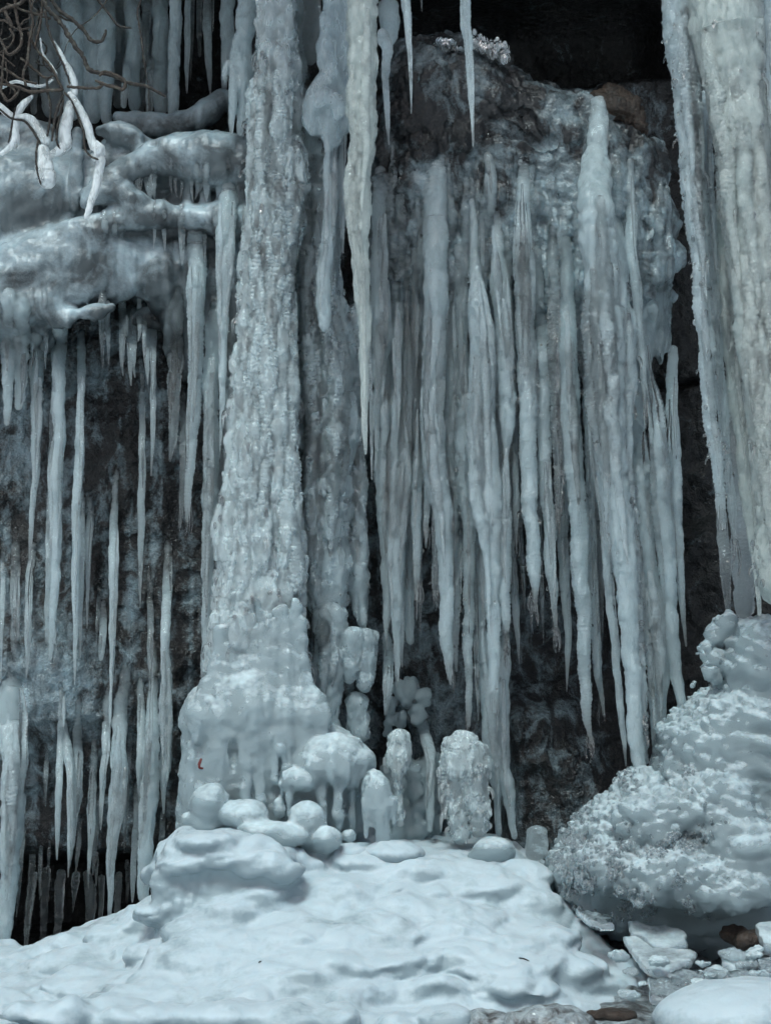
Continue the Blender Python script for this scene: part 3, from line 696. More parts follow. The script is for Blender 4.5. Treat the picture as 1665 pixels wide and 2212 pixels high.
ice('a 1240 -20 36 1238 300 26 1230 525 8', 8.85, 'thin icicle close behind the sharp one in the black gap', clear=.5, **A_)
ice('a 1290 -20 38 1290 200 35 1288 370 14', 8.8, 'short icicle in the black gap, between two longer dark ones', clear=.5, **A_)
ice('a 1335 -20 62 1340 300 55 1350 450 42 1362 625 8', 8.75, 'grey icicle with a leaning pointed tip over the high ledge', clear=.35, **A_)
ice('a 1378 -20 30 1375 205 8', 8.7, 'shortest icicle of the alcove, a mere spike at the top', clear=.5, **A_)
ice('a 1470 -20 110 1465 300 90 1450 590 30', 8.6, 'dull wide icicle tucked behind the forked hooked icicle', clear=.35, **A_)
a = Acc()
icicle_mesh(a, [(1605, -480, 140), (1600, -20, 130), (1585, 250, 125), (1545, 380, 165), (1545, 480, 170), (1585, 600, 115), (1572, 720, 80), (1548, 878, 38)], 7.95, clear=.1, rib=.15, lump=.6, seed=501, tip=.05)
icicle_mesh(a, [(1520, 420, 100), (1510, 560, 75), (1505, 700, 55), (1495, 865, 22)], 7.93, clear=.12, rib=.15, lump=.4, seed=502, tip=.06)
icicle_mesh(a, [(1490, 390, 60), (1462, 440, 50), (1455, 540, 16)], 7.92, clear=.1, rib=.1, lump=.3, seed=503, tip=.02)
tag(a.build('icicle', M['ice'], None, P(1600, -480, 7.95)), 'stout icicle splitting into two legs and a small hook above the arched ledge', 'icicle')
# ---- frozen rib by the main column
ice('b 80 -20 190 85 300 190 70 600 170 60 900 150', 7.98, 'smooth pale rib of ice above the main white column', 'icefall', 'icefall', mat='smooth', clear=.12, rib=.6, lump=.5, tip=0, scallop=.25, teeth=10)
ice('b 225 -20 130 235 300 130 240 560 110 250 850 90', 8.05, 'grey ringed rib of ice leading down to the main column', 'icefall', 'icefall', mat='smooth', clear=.25, rib=1.0, lump=.4, tip=0)
ice('b 350 -20 110 345 250 100 340 420 60', 8.15, 'dark glassy rib of ice between the ringed rib and the draped curtain', 'icefall', 'icefall', clear=.7, rib=.5, lump=.6, tip=0, scallop=.3)
# ---- main columns
ice('b 110 -60 210 120 450 290 120 900 360 100 1400 375 e 75 0 330 65 300 320 60 500 345 55 900 390 30 1300 440 15 1655 490 h 20 300 530 -10 700 570 10 1100 620 30 1500 700', 7.82, 'main white column of crystalline ice, thickest, standing on the domed base', 'icefall', 'icefall', mat='pale', clear=.10, rib=.2, lump=.25, tip=0, scallop=1.15, teeth=130, flakes=420, strands=34, step=.0065, seed=900, wob=.5)
ice('b 380 650 240 380 900 300 370 1200 320 e 380 0 300 400 350 300 450 600 340 455 900 370 460 1300 320 440 1655 310 h 430 400 280 450 700 250', 8.02, 'smooth blue-grey column leaning on the main white column', 'icefall', 'icefall', mat='smooth', clear=.12, rib=.6, lump=.5, tip=0, scallop=.7, teeth=40, flakes=120, strands=16, step=.0065, seed=930)
ice('e 650 300 150 645 700 140 600 1000 130 h 640 -300 120 640 0 110 640 300 145 655 550 115 690 755 50', 8.10, 'ribbed flank of ice ending above the knobbly shoulder', 'icefall', 'icefall', mat='smooth', clear=.18, rib=.4, lump=.6, tip=0, scallop=.4, teeth=20)
ice('h 470 560 200 480 800 210 460 1000 190 455 1300 150 470 1500 120', 8.0, 'squat smooth pillar of ice with a rounded head by the domed base', 'icefall', 'icefall', mat='smooth', clear=.1, rib=.4, lump=.5, tip=0, scallop=.2)
a = Acc()
for (sq, sd) in (('h 600 740 190 610 900 150 600 1050 100 605 1115 60', 1), ('h 700 750 160 690 900 140 690 1050 120 700 1170 90', 2), ('h 740 760 110 750 900 60 755 1040 22', 3), ('h 640 1160 150 650 1350 150 660 1500 120', 4)):
    icicle_mesh(a, trace(sq), 7.98+.02*sd, clear=.14, rib=.35, lump=.7, seed=960+sd, tip=.02, scallop=.15)
tag(a.build('icefall', M['smooth'], None, P(2300, 4050, 8)), 'knobbly shoulder of ice with blunt hanging legs beside the squat pillar', 'icefall')
# draped curtain with its twisted hem
vol = vbox(1950, -420, 2330, 1000, 7.55, 7.95, .007)
vol.chain([(*P(u, v, 7.80), w*.5*px(7.8)) for u, v, w in ((2190, -400, 190), (2190, -20, 190), (2185, 300, 175), (2180, 600, 165), (2200, 800, 120), (2180, 900, 80))], .03)
for sq, y in (('b 480 -300 60 478 -20 60 455 130 85 435 300 90 445 400 90 475 480 70', 7.74), ('b 480 470 90 420 540 95 375 610 95 350 690 95 335 780 80 355 850 55', 7.73), ('b 370 680 70 430 630 75 490 635 70 530 690 64 510 760 50', 7.69), ('b 440 690 100 455 800 120 470 930 100', 7.76)):
    vol.chain([(*P(u, v, y), w*.5*px(y)) for u, v, w in trace(sq)], .045)
sdf_object('ice_curtain', vol, M['smooth'], 'draped ice curtain with a twisted curled hem beside the yellowish hanging icicle', 'ice curtain', disp=lambda v, n: .006*fbm(v[:, 0]*16, v[:, 1]*16, v[:, 2]*9, 5, 2), clear=lambda v, n: 0*v[:, 0]+.05, relaxn=2)
ice('b 470 840 110 470 1000 95 465 1300 90 460 1600 90 e 425 200 92 425 400 85 430 490 60', 7.74, 'long smooth leg of ice hanging under the twisted curtain', mat='ice', clear=.08, rib=.4, lump=.3, tip=0)
ice('b 545 780 60 545 1000 52 548 1250 45 550 1450 35 552 1640 10', 7.80, 'narrow glassy icicle between the curtain leg and the yellowish icicle', clear=.35, rib=.5)
ice('b 680 -20 205 672 400 190 668 800 185 690 940 165 655 1090 160 662 1300 148 648 1450 135 668 1655 108 e 682 200 105 690 500 75 690 700 58 690 1000 46 693 1200 30 697 1288 14', 7.15, 'long thick yellowish icicle hanging free down the middle', mat='yellow', clear=.02, rib=.4, lump=.5, tip=.06, seed=333)
ice('e 715 480 30 728 700 32 735 980 26 738 1300 18 740 1450 7', 7.17, 'thread-thin clear icicle running down beside the yellowish one', clear=.45, rib=.5)
a = Acc()
icicle_mesh(a, trace('b 840 -20 130 850 150 125 860 300 90'), 7.9, clear=.3, rib=.3, lump=.4, seed=741, tip=0)
icicle_mesh(a, trace('b 790 180 60 830 260 90 845 330 75 828 420 62 827 520 48 833 680 40 842 820 24 848 940 8'), 7.6, clear=.18, rib=.5, lump=.5, seed=742)
tag(a.build('icicle', M['ice'], None, P(2500, 0, 7.8)), 'icicle hanging from a bulge right beside the thick yellowish icicle', 'icicle')
ice('b 960 -20 66 975 200 46 990 400 30 993 600 16 993 735 6', 7.15, 'shorter of two slim icicles hanging against the black hollow', mat='ice', clear=.05, rib=.6, lump=.25)
ice('b 1340 -20 74 1350 200 66 1370 400 50 1378 600 36 1390 850 18 1393 950 8', 7.1, 'longer of two slim icicles hanging against the black hollow', mat='ice', clear=.05, rib=.6, lump=.25)
ice('b 1056 -20 16 1060 78 6', 7.2, 'tiny icicle tip peeping in at the top between two slim icicles', clear=.6)
ice('b 1495 1100 70 1500 1200 85 1505 1330 85 1510 1400 40', 7.98, 'short milky drip bulging on the boulder face', clear=.2, rib=.5, tip=.03)

# ---- wall at the left
GB = 'icicles under the ice ledge'
B_ = dict(group=GB, ws=1.06)
ice('d 240 560 90 240 900 70 240 1150 60 225 1400 46 210 1655 36 g 203 50 30 195 200 22 187 305 8', 8.28, 'long icicle under the ledge, left of the straightest thick one', clear=.15, root=.45, rib=.5, **B_)
ice('d 385 480 95 378 800 76 375 1200 76 360 1380 90 365 1655 76 g 360 0 75 355 300 70 350 500 60 340 700 46 332 850 38 325 960 18', 8.22, 'thickest long straight icicle hanging under the ice ledge', clear=.08, root=.4, rib=.45, tip=.1, fork=2, **B_)
ice('d 315 1655 28 g 312 300 32 308 700 36 310 1020 34', 8.32, 'slim milky strand behind the thickest straight icicle under the ledge', clear=.2, rib=.3, tip=0, **B_)
ice('d 528 560 55 522 850 46 518 1000 48 515 1250 60 505 1450 58 498 1655 56 g 495 100 55 490 400 50 486 700 34 485 900 24 483 1120 7', 8.22, 'second thickest long icicle under the ledge, with a needle tip', clear=.08, root=.35, rib=.35, **B_)
ice('g 532 60 34 528 400 36 520 700 26 515 945 8', 8.26, 'thin icicle pressed against the needle tipped long icicle', clear=.2, rib=.5, **B_)
ice('g 580 90 48 572 300 36 565 550 20 563 758 6', 8.32, 'stub headed icicle just right of the needle tipped pair', clear=.35, rib=.5, root=.05, **B_)
ice('g 740 40 50 735 200 60 734 400 52 728 700 42 725 900 36 720 1100 20 718 1325 5', 8.26, 'lone long icicle in the middle of the dark left wall', clear=.12, root=.12, rib=.3, **B_)
ice('d 990 720 36 990 900 40 990 1050 34 985 1250 22 977 1425 6', 8.3, 'short sharp icicle, highest on the dark left wall', clear=.25, root=.16, rib=.3, **B_)
ice('d 918 950 36 918 1300 42 918 1655 50 g 915 50 42 908 250 35 905 450 20 907 622 6', 8.3, 'half clear icicle below the short sharp one on the left wall', clear=.35, root=.5, rib=.4, **B_)
ice('g 968 560 38 972 750 38 972 950 36 968 1160 20', 8.3, 'half clear stub ending on the glazed bulge, below the dark wall', clear=.4, rib=.4, **B_)
ice('g 1080 480 60 1075 700 55 1072 900 56 1070 1100 64 1070 1300 76 1060 1655 76 j 1070 0 62 1064 90 50 1060 160 26 1057 302 10', 8.2, 'stout lower icicle with a snapped glassy end, nearest the base dome', clear=.12, root=.4, rib=.35, tip=.1, **B_)
ice('g 1107 300 20 1105 400 20 1103 522 5', 8.34, 'tiny icicle on the dark wall above the stout snapped one', clear=.5, **B_)
ice('g 1166 20 24 1160 128 6', 8.3, 'tiniest spike on the dark wall by the ringed glassy icicle', clear=.5, **B_)
ice('g 190 410 46 180 500 50 183 600 45 185 780 42 178 950 26 170 1078 7', 8.22, 'wavy icicle on the far left wall, above the glazed bulge', clear=.22, root=.12, rib=.6, **B_)
ice('g 100 350 60 98 700 50 105 1000 70', 8.32, 'dull grey icicle fading into the glazed bulge at the far left', clear=.45, root=.1, tip=0, **B_)
ice('g 15 450 34 10 800 22 3 1110 8', 8.2, 'icicle cut by the left edge of the view, above the glazed bulge', clear=.25, **B_)
ice('g 637 550 26 630 700 20 620 880 6', 8.34, 'thin dark spike left of the lone long icicle', clear=.6, **B_)
ice('g 668 690 45 663 850 45 650 965 26', 8.32, 'short pale stub left of the lone long icicle', clear=.3, tip=0, **B_)
ice('d 1140 400 90 1135 700 92 1122 1000 60 1115 1200 48 1100 1335 12', 8.3, 'murky cone shaped icicle left of the ringed glassy one', clear=.5, rib=.7, lump=.5, **B_)
ice('d 1270 0 120 1265 400 100 1262 800 80 1250 1000 74 1235 1300 56 1220 1500 45 1208 1655 36 g 1210 70 8', 8.02, 'long ringed icicle with a glassy beaded end beside the dark wall', clear=.15, rib=1.0, lump=.3, tip=.35, fork=3, **B_)
ice('d 1188 1000 36 1180 1400 40 1170 1655 28 g 1163 110 8', 8.12, 'dark glassy strand behind the long ringed icicle', clear=.55, rib=.5, **B_)
ice('d 60 300 110 60 600 90 50 900 60 40 1100 30', 8.22, 'ragged grey icicle at the ledge end by the left edge', clear=.35, rib=.5, lump=.7, **B_)
ice('d 140 330 110 135 600 95 130 850 70 120 1000 40', 8.24, 'stubby grey icicle under the ledge, ending in a broken point', clear=.35, rib=.6, lump=.7, **B_)
# ---- between the wall and the main column
ice('d 1470 -300 130 1465 0 120 1462 150 110 1450 300 60 1447 430 78 1445 560 60 1442 800 50 1435 1000 35 1425 1200 15 1422 1265 6', 7.85, 'knuckled icicle tapering to a needle left of the main column', clear=.12, rib=.3, lump=.5)
ice('d 1385 500 110 1370 700 105 1360 950 95 1362 1250 105 1378 1655 112 g 1352 0 92 1342 400 80 1340 700 60 1325 900 55 1315 1100 44 1310 1250 28 1300 1312 12', 8.05, 'broad two-strand icicle reaching down to the domed base', clear=.15, rib=.6, lump=.4, tip=.22, root=.5, teeth=12)
ice('d 1590 100 110 1595 400 85 1585 700 64 1570 1000 60 1555 1400 60 g 1530 100 60', 7.98, 'pale strand running along the left flank of the main column', clear=.15, rib=.5, lump=.4, tip=0)
ice('d 1500 650 110 1495 1000 110 1480 1400 100 g 1430 200 80 1400 600 50 1385 900 20', 8.15, 'shaded grey rib between the broad icicle and the main column', clear=.4, rib=.6, lump=.5)
rl = np.random.default_rng(19)
for k in range(44):
    z_ = k % 3
    if z_ == 0: u = rl.uniform(820, 1660); v = 1175+rl.normal(0, 18); l = rl.uniform(60, 170); y = 8.05
    elif z_ == 1: u = rl.uniform(620, 1650); v = np.interp(u, [600, 900, 1650], [1540, 1450, 1500])+rl.normal(0, 15); l = rl.uniform(50, 260); y = 8.08
    else: u = rl.uniform(-50, 1000); v = 1655+np.interp(u, [0, 500, 800, 1000], [420, 400, 420, 520])+rl.normal(0, 50); l = rl.uniform(120, 420); y = 8.22
    w_ = rl.uniform(18, 46)
    ice(f'a {u:.0f} {v-40:.0f} {w_*1.3:.0f} {u:.0f} {v+l*.3:.0f} {w_:.0f} {u+rl.normal(0, 5):.0f} {v+l*.7:.0f} {w_*.6:.0f} {u+rl.normal(0, 7):.0f} {v+l:.0f} 6', y, 'little icicle in the fringe along the edge of an ice ledge', group='small icicles fringing the ice ledges', clear=rl.uniform(.12, .5), rib=.7, tip=.08, ext=120)
# ---- lower row in front of the low cave
GC = 'icicles hanging over the low cave'
Cc = dict(group=GC, ws=1.08)
ice('g 80 1350 180 90 1655 152 j 90 0 150 85 300 132 70 600 110 50 900 96 30 1150 60', 8.12, 'thickest icicle over the low cave, beside the left edge', clear=.1, root=.35, rib=.25, tip=0, **Cc)
ice('j 150 380 24 140 500 32 128 700 28 112 880 16 105 965 6', 8.2, 'narrow icicle hugging the thickest one over the low cave', clear=.4, rib=.6, **Cc)
ice('g 302 1620 30 j 300 0 30 295 130 22 293 252 6', 8.25, 'shortest clear spike over the low cave', clear=.45, rib=.5, **Cc)
ice('g 392 1440 42 385 1655 44 j 380 200 40 370 450 26 367 598 8', 8.2, 'lone smooth pointed icicle over the low cave, left of a touching pair', clear=.1, root=.1, rib=.2, **Cc)
ice('g 425 1440 40 440 1540 58 450 1655 46 j 450 0 42 450 300 32 445 500 20 440 712 6', 8.18, 'long icicle with a needle point, first of a touching pair over the cave', clear=.12, root=.08, rib=.35, **Cc)
ice('g 505 1500 60 j 500 0 62 490 200 56 480 400 34 462 550 20 445 665 6', 8.24, 'wider frosted icicle, second of a touching pair over the cave', clear=.3, root=.2, rib=.5, **Cc)
ice('j 518 390 22 510 500 28 495 600 20 488 700 8', 8.25, 'small crooked icicle tip behind the touching pair', clear=.6, rib=.6, **Cc)
ice('j 602 80 46 592 300 52 582 500 32 570 792 6', 8.22, 'frosted blunt topped icicle right of the touching pair', clear=.3, rib=.4, **Cc)
ice('j 640 220 30 625 400 36 605 600 22 600 700 8', 8.28, 'glassy icicle behind the blunt topped one over the cave', clear=.6, rib=.6, **Cc)
ice('g 692 1340 52 685 1500 56 675 1600 44 j 663 50 42 655 250 26 650 405 6', 8.2, 'short headed icicle just left of the great tapering one', clear=.15, root=.08, rib=.4, **Cc)
ice('g 778 1350 90 770 1500 84 770 1655 96 j 765 0 112 755 250 102 730 450 70 717 700 48 710 990 18', 8.14, 'great tapering icicle whose tip touches the snow by the cave', clear=.14, root=.15, rib=.25, tip=.1, **Cc)
ice('g 835 1560 30 j 818 200 28 808 380 20 803 555 6', 8.22, 'thin icicle clinging to the great tapering one', clear=.4, rib=.4, **Cc)
ice('g 912 1270 48 910 1450 46 908 1655 44 j 903 50 35 895 225 8', 8.24, 'straight icicle with a fine tip left of the stout snapped one', clear=.12, root=.06, rib=.3, **Cc)
ice('g 985 1200 60 978 1400 80 970 1655 92 j 970 50 106 960 300 102 940 600 86 915 870 70', 8.16, 'broad milky icicle standing on the snow at the cave end', clear=.16, root=.25, rib=.25, tip=0, **Cc)
ice('j 882 230 38 872 500 36 858 800 24 855 875 8', 8.22, 'slim icicle along the side of the broad standing one', clear=.3, rib=.4, **Cc)
ice('j 1050 365 38 1048 460 38 1045 560 22', 8.4, 'dim stub of icicle in the shade beside the base dome', clear=.5, tip=0, **Cc)
# ---- glassy drips inside the cave
GD = 'glassy icicles inside the low cave'
Dd = dict(group=GD, rib=.6, lump=.5, mat='ice')
for sq, y, lb in (
    ('j 212 450 36 200 700 46 185 950 42 165 1175 28', 8.75, 'long dark glassy icicle reaching the snow near the thickest one'),
    ('j 232 670 26 210 850 26 190 1000 20 178 1115 8', 8.62, 'slanting glassy icicle crossing the long dark one inside the cave'),
    ('j 268 500 28 262 650 24 255 858 6', 8.5, 'pale little icicle at the cave lip, needle thin'),
    ('j 322 470 20 316 580 20 308 705 6', 8.5, 'tiny clear spike at the cave lip under the smooth pointed icicle'),
    ('j 298 640 54 285 900 50 268 1170 38', 8.95, 'dim wide glassy column deep in the cave'),
    ('j 395 655 64 388 780 60 380 950 52 368 1115 40', 8.8, 'beaded glassy column standing on the snow mid cave'),
    ('j 490 670 56 485 740 50 478 820 26 468 940 6', 8.7, 'small clear icicle with a flared head deep in the cave'),
    ('j 560 660 44 578 820 72 585 920 62 575 1052 40', 8.78, 'stout glassy column behind the blunt topped icicle'),
    ('j 658 690 40 652 860 34 648 1025 24', 8.72, 'glassy rod standing next to the great tapering tip'),
    ('j 765 670 48 765 800 46 758 945 36', 8.7, 'dark glassy rod just beyond the great tapering tip'),
    ('j 822 590 30 822 740 26 820 885 14', 8.75, 'dim thin rod in the cave, last before the broad standing icicle'),
    ('j 625 540 26 625 650 22 620 770 8', 8.6, 'clear sliver at the cave lip above the stout glassy column')):
    ice(sq, y, lb, clear=.72, tip=.06, group=GD, rib=.6, lump=.5)

# ---- curtain in the middle
GH = 'icicles of the middle curtain'
H_ = dict(group=GH, ws=1.14)
ice('e 790 -200 90 790 200 95 800 600 110 790 800 70 775 1050 34 768 1250 18 765 1390 8', 8.0, 'grey cone of ice right of the yellowish icicle, ending in a thread', clear=.3, rib=.5, lump=.5, scallop=.2, **H_)
ice('e 900 420 70 905 700 48 905 950 30 912 1112 10', 7.9, 'clear pointed icicle high in the middle curtain', clear=.35, rib=.5, **H_)
ice('e 850 650 60 840 900 110 830 1300 125 830 1655 120 h 832 0 82 835 300 56 835 600 40 832 800 28 830 935 10', 8.05, 'dusky widening icicle, first of the middle curtain beside the dark gap', clear=.32, root=.5, rib=.3, lump=.5, scallop=.3, **H_)
ice('e 925 1100 90 940 1400 110 935 1655 110 h 900 0 130 890 300 92 897 600 70 902 850 42 901 1050 24 900 1142 8', 8.0, 'milky long pointed icicle, second of the middle curtain', clear=.18, root=.35, rib=.3, lump=.4, **H_)
ice('h 940 -200 50 936 200 44 932 500 36 934 800 28 933 1008 8', 8.02, 'thin rippled icicle pressed behind the milky pointed one', clear=.3, rib=.8, **H_)
ice('e 1005 700 80 1015 1000 90 1012 1655 86 h 990 0 62 980 300 62 985 600 62 985 860 44', 8.1, 'straight grey icicle that stands on a rounded lump', clear=.2, root=.4, rib=.15, tip=0, **H_)
ice('e 1030 1150 60 1025 1655 58 h 1025 0 56 1027 250 48 1026 440 36 1027 575 12', 7.95, 'ringed icicle with a broken beaded end left of the dark gap', clear=.2, rib=1.0, tip=.18, fork=5, teeth=14, **H_)
ice('e 1150 -250 150 1150 0 140 1155 300 135 1150 500 135 1135 700 125 1130 1000 130 1150 1400 135 1175 1655 130 h 1215 0 96 1215 300 80 1215 600 78 1220 850 68 1232 980 50 1246 1060 26 1249 1125 8', 7.86, 'broadest milky icicle of the middle curtain, ringed, glassy tip', clear=.06, rib=.8, lump=.35, tip=.22, fork=3, teeth=24, **H_)
ice('e 1090 1000 40 1085 1300 50 1095 1550 46 h 1097 0 38 1092 100 30 1087 215 8', 7.92, 'short clear ended strand hanging in front of the dark gap', clear=.35, rib=.9, fork=2, **H_)
ice('h 1150 -400 36 1155 0 42 1155 250 46 1152 450 44 1150 530 26 1143 608 8', 7.93, 'glassy beaded strand along the broadest milky icicle', clear=.4, rib=1.0, tip=.2, fork=3, teeth=10, **H_)
ice('e 1250 450 80 1260 900 85 1252 1200 75 1258 1600 70 h 1275 0 62 1270 300 58 1275 600 54 1280 800 38 1281 930 24 1285 1035 8', 7.95, 'ribbed half clear icicle behind the broadest milky one', clear=.25, rib=.9, tip=.25, teeth=20, fork=2, scallop=.15, **H_)
ice('h 1308 0 24 1310 300 26 1312 535 8', 7.9, 'straight thin clear icicle high between two ribbed ones', clear=.45, rib=.5, **H_)
ice('e 1315 300 80 1325 700 75 1335 1000 85 1320 1400 80 h 1355 0 72 1360 400 62 1362 700 56 1360 1000 46 1364 1250 34 1365 1395 10', 7.92, 'ribbed icicle hanging lowest among the crystal edged ones', clear=.22, rib=.9, tip=.2, teeth=30, fork=4, scallop=.15, **H_)
ice('h 1400 500 40 1408 750 34 1418 1050 26 1428 1352 7', 7.94, 'smooth glass thin icicle right of the lowest ribbed one', clear=.4, rib=.2, **H_)
ice('e 1405 0 55 1408 180 62 1430 240 120 1445 500 145 1450 900 155 1460 1300 175 1488 1655 200 h 1495 0 150 1510 250 108 1520 600 84 1528 800 78 1530 1000 66 1530 1180 60 1528 1310 24', 7.8, 'tall bright icicle with a shouldered head and a beaded tip', clear=.04, rib=.7, lump=.3, tip=.14, fork=4, teeth=26, **H_)
ice('h 1410 -200 60 1430 300 82 1448 700 56 1460 1000 52 1500 1250 100 1520 1450 118 1535 1655 118 k 1548 100 62 1555 445 40', 7.98, 'long pale column reaching the mound behind the tall bright icicle', clear=.15, rib=.2, lump=.35, tip=0, **H_)
ice('e 1560 60 80 1568 150 112 1580 300 96 1598 600 100 1600 800 100 1610 1000 96 1612 1150 70 1606 1300 26 1602 1420 8', 7.82, 'rounded headed icicle with short glass fingers at its end', clear=.12, rib=.7, lump=.4, fork=5, teeth=18, tip=.2, **H_)
ice('h 1590 -400 84 1592 0 80 1600 400 58 1602 700 50 1604 780 32 1597 895 8', 7.8, 'ringed icicle with glass fingers, beside the tall bright one', clear=.15, rib=1.0, tip=.15, fork=4, teeth=14, **H_)
ice('h 1600 700 40 1595 900 60 1590 1200 62 1600 1655 66 k 1612 100 80 1640 300 52 1664 465 30', 7.96, 'pale sloping column reaching the mound, outermost of the middle curtain', clear=.14, rib=.25, lump=.4, tip=0, **H_)
ice('e 1640 1000 26 1645 1300 32 1650 1655 34 h 1645 200 30 1640 480 8', 7.98, 'dark glassy strand in the shade behind the ringed icicle', clear=.6, rib=.5, **H_)
rf = np.random.default_rng(31)
for k in range(20):
    u = rf.uniform(2440, 3300); vt = rf.uniform(1750, 2500); vb_ = rf.uniform(3000, 4250) if u > 2560 else rf.uniform(2900, 3500); w_ = rf.uniform(34, 78); lean = rf.normal(0, 14)
    ice(f'a {u:.0f} {vt:.0f} {w_*.8:.0f} {u+lean*.3:.0f} {vt*.6+vb_*.4:.0f} {w_:.0f} {u+lean*.8:.0f} {vt*.2+vb_*.8:.0f} {w_*.55:.0f} {u+lean:.0f} {vb_:.0f} 8', rf.uniform(7.98, 8.10), 'thin grey icicle filling a gap between the big ones of the middle curtain', group='thin icicles filling the middle curtain', clear=rf.uniform(.12, .45), rib=rf.uniform(.3, 1.1), root=.3, tip=.15)
# ---- row right of the curtain
GI = 'row of icicles under the boulder'
I_ = dict(group=GI, ws=1.10)
ice('f 60 -300 90 62 -60 120 68 150 130 75 400 112 82 700 112 90 1000 104 95 1300 98 105 1655 100 i 113 0 84 125 200 78 132 350 80 140 480 50 142 560 22 140 648 7', 7.82, 'first tall icicle right of the rounded headed one, beaded edges', clear=.06, rib=.8, lump=.25, tip=.16, fork=6, teeth=36, **I_)
ice('f 168 330 60 172 450 82 182 700 78 195 1000 80 205 1300 80 215 1655 76 i 226 0 72 238 250 70 248 450 60 255 590 44 268 650 22 282 805 7', 7.86, 'second tall icicle of the row, ending in a crown of glass fingers', clear=.14, root=.2, rib=.7, lump=.25, tip=.2, fork=7, teeth=26, **I_)
ice('f 258 180 60 258 400 70 262 700 72 275 1000 62 285 1200 70 298 1450 52 300 1655 44 i 290 0 22 287 80 7', 7.84, 'most deeply ringed glassy icicle of the row, fingers at its end', clear=.42, rib=1.3, lump=.4, tip=.2, fork=5, teeth=26, **I_)
ice('f 345 250 90 355 450 105 362 750 104 372 1000 116 385 1300 112 402 1655 102 i 420 0 106 432 250 108 442 500 94 455 750 82 462 1000 76 470 1150 70 476 1300 54 490 1400 34 512 1528 7', 7.82, 'longest ringed icicle of the row, hanging lowest with glassy fingers', clear=.14, rib=.9, lump=.3, tip=.28, fork=6, teeth=34, root=.25, **I_)
ice('f 330 1400 50 i 325 0 60 325 250 66 335 500 58 350 750 46 350 900 36 346 1050 18 345 1168 6', 7.96, 'smooth dull icicle with a needle end between ringed ones', clear=.32, rib=.2, lump=.25, **I_)
ice('f 470 900 40 485 1300 48 i 500 0 52 510 300 54 520 600 58 530 850 56 545 1000 52 562 1130 34 582 1322 8', 7.95, 'narrow pale icicle right of the longest ringed one', clear=.15, rib=.6, tip=.2, fork=3, **I_)
ice('f 540 1100 50 i 556 100 54 560 280 50 565 400 44 565 650 26 573 918 6', 8.02, 'dark smooth icicle in the gap before the brightest column', clear=.55, rib=.2, **I_)
ice('f 30 1300 26 i 42 100 30 60 400 26 75 675 5', 8.1, 'dim thin icicle slanting behind the first tall one of the row', clear=.45, rib=.2, **I_)
ice('f 150 1200 28 i 168 100 30 182 500 25 195 862 5', 8.1, 'dim straight icicle behind the first and second tall ones', clear=.4, rib=.2, **I_)
ice('i -5 350 40 8 550 50 25 750 34 37 985 5', 8.05, 'dim tapering icicle low beside the outermost pale column', clear=.35, rib=.3, **I_)
ice('f 6 1000 34 12 1300 34 18 1655 38 i 20 80 26 20 215 8', 7.88, 'short icicle with two glass tips before the first tall one', clear=.3, rib=.9, fork=3, tip=.12, **I_)
ice('f 420 500 32 425 700 40 430 900 26 432 780 8' if False else 'f 418 430 34 425 560 42 432 700 30 436 780 8', 8.0, 'short dark icicle right above the longest ringed one', clear=.5, rib=.4, **I_)
# ---- bright columns at the right of the boulder
GJ = 'columns beside the bare brown rock'
J_ = dict(group=GJ, ws=1.06)
ice('c 540 1000 150 530 1200 220 535 1400 220 550 1655 200 f 560 0 200 570 300 200 590 600 210 610 900 210 625 1200 190 660 1655 170 i 690 0 150 718 300 150 745 600 115 758 900 100 778 1200 100 800 1500 90 822 1690 80', 7.62, 'brightest widest column, its end planted on the knobbly mound', 'thick_icicle', 'icicle', clear=.03, rib=.35, lump=.45, tip=0, teeth=14, seed=1201, scallop=.08, **J_)
ice('f 650 100 160 680 300 150 705 550 170 700 800 170 690 1000 150 700 1300 130 i 740 0 80 785 300 52 802 700 46 828 1100 42 840 1400 30 852 1632 12', 7.70, 'rough crystalline icicle fused along the brightest column', clear=.12, rib=.4, lump=.5, tip=.1, teeth=46, flakes=120, scallop=.5, **J_)
ice('f 500 500 40 505 900 50 530 1300 60 i 590 0 66 605 300 60 625 500 56 645 750 58 668 1000 50 692 1250 44 710 1450 32 727 1648 8', 7.72, 'slim leaning icicle down the inner side of the brightest column', clear=.15, rib=.4, lump=.35, **J_)
ice('f 760 -250 70 770 0 64 800 200 58 816 500 46 836 750 38 846 900 28 856 1044 8', 7.72, 'curved hanging icicle beside the black wall, glassy pointed end', clear=.18, rib=.7, tip=.2, fork=2, **J_)
ice('f 800 1050 110 820 1350 110 830 1655 110 i 840 0 112 850 200 120 872 450 120 900 600 150 925 900 150 942 1200 110 945 1450 95 965 1700 75', 7.76, 'grey column with a broken step, right of the brightest column', 'thick_icicle', 'icicle', clear=.2, rib=.25, lump=.3, tip=0, root=.4, **J_)
ice('f 880 790 50 905 900 80 925 1050 98 938 1250 112 950 1655 112 i 970 0 110 990 300 110 1012 600 92 1022 850 92 1050 1050 80 1078 1230 58 1092 1340 46', 7.74, 'dark headed leaning column whose foot touches the mound slope', 'thick_icicle', 'icicle', clear=.15, rib=.3, lump=.25, tip=0, root=.55, **J_)
ice('f 1030 955 76 1030 1100 70 1038 1300 76 1045 1655 76 i 1065 0 70 1075 300 56 1086 500 44 1100 700 28 1115 875 10', 7.78, 'flat topped icicle alone against the brown rock wall', clear=.22, rib=.5, lump=.3, root=.25, tip=.25, **J_)
ice('f 860 800 60 870 900 55 880 990 24', 7.85, 'glassy stub beside the dark head of the leaning column', clear=.6, tip=0, **J_)
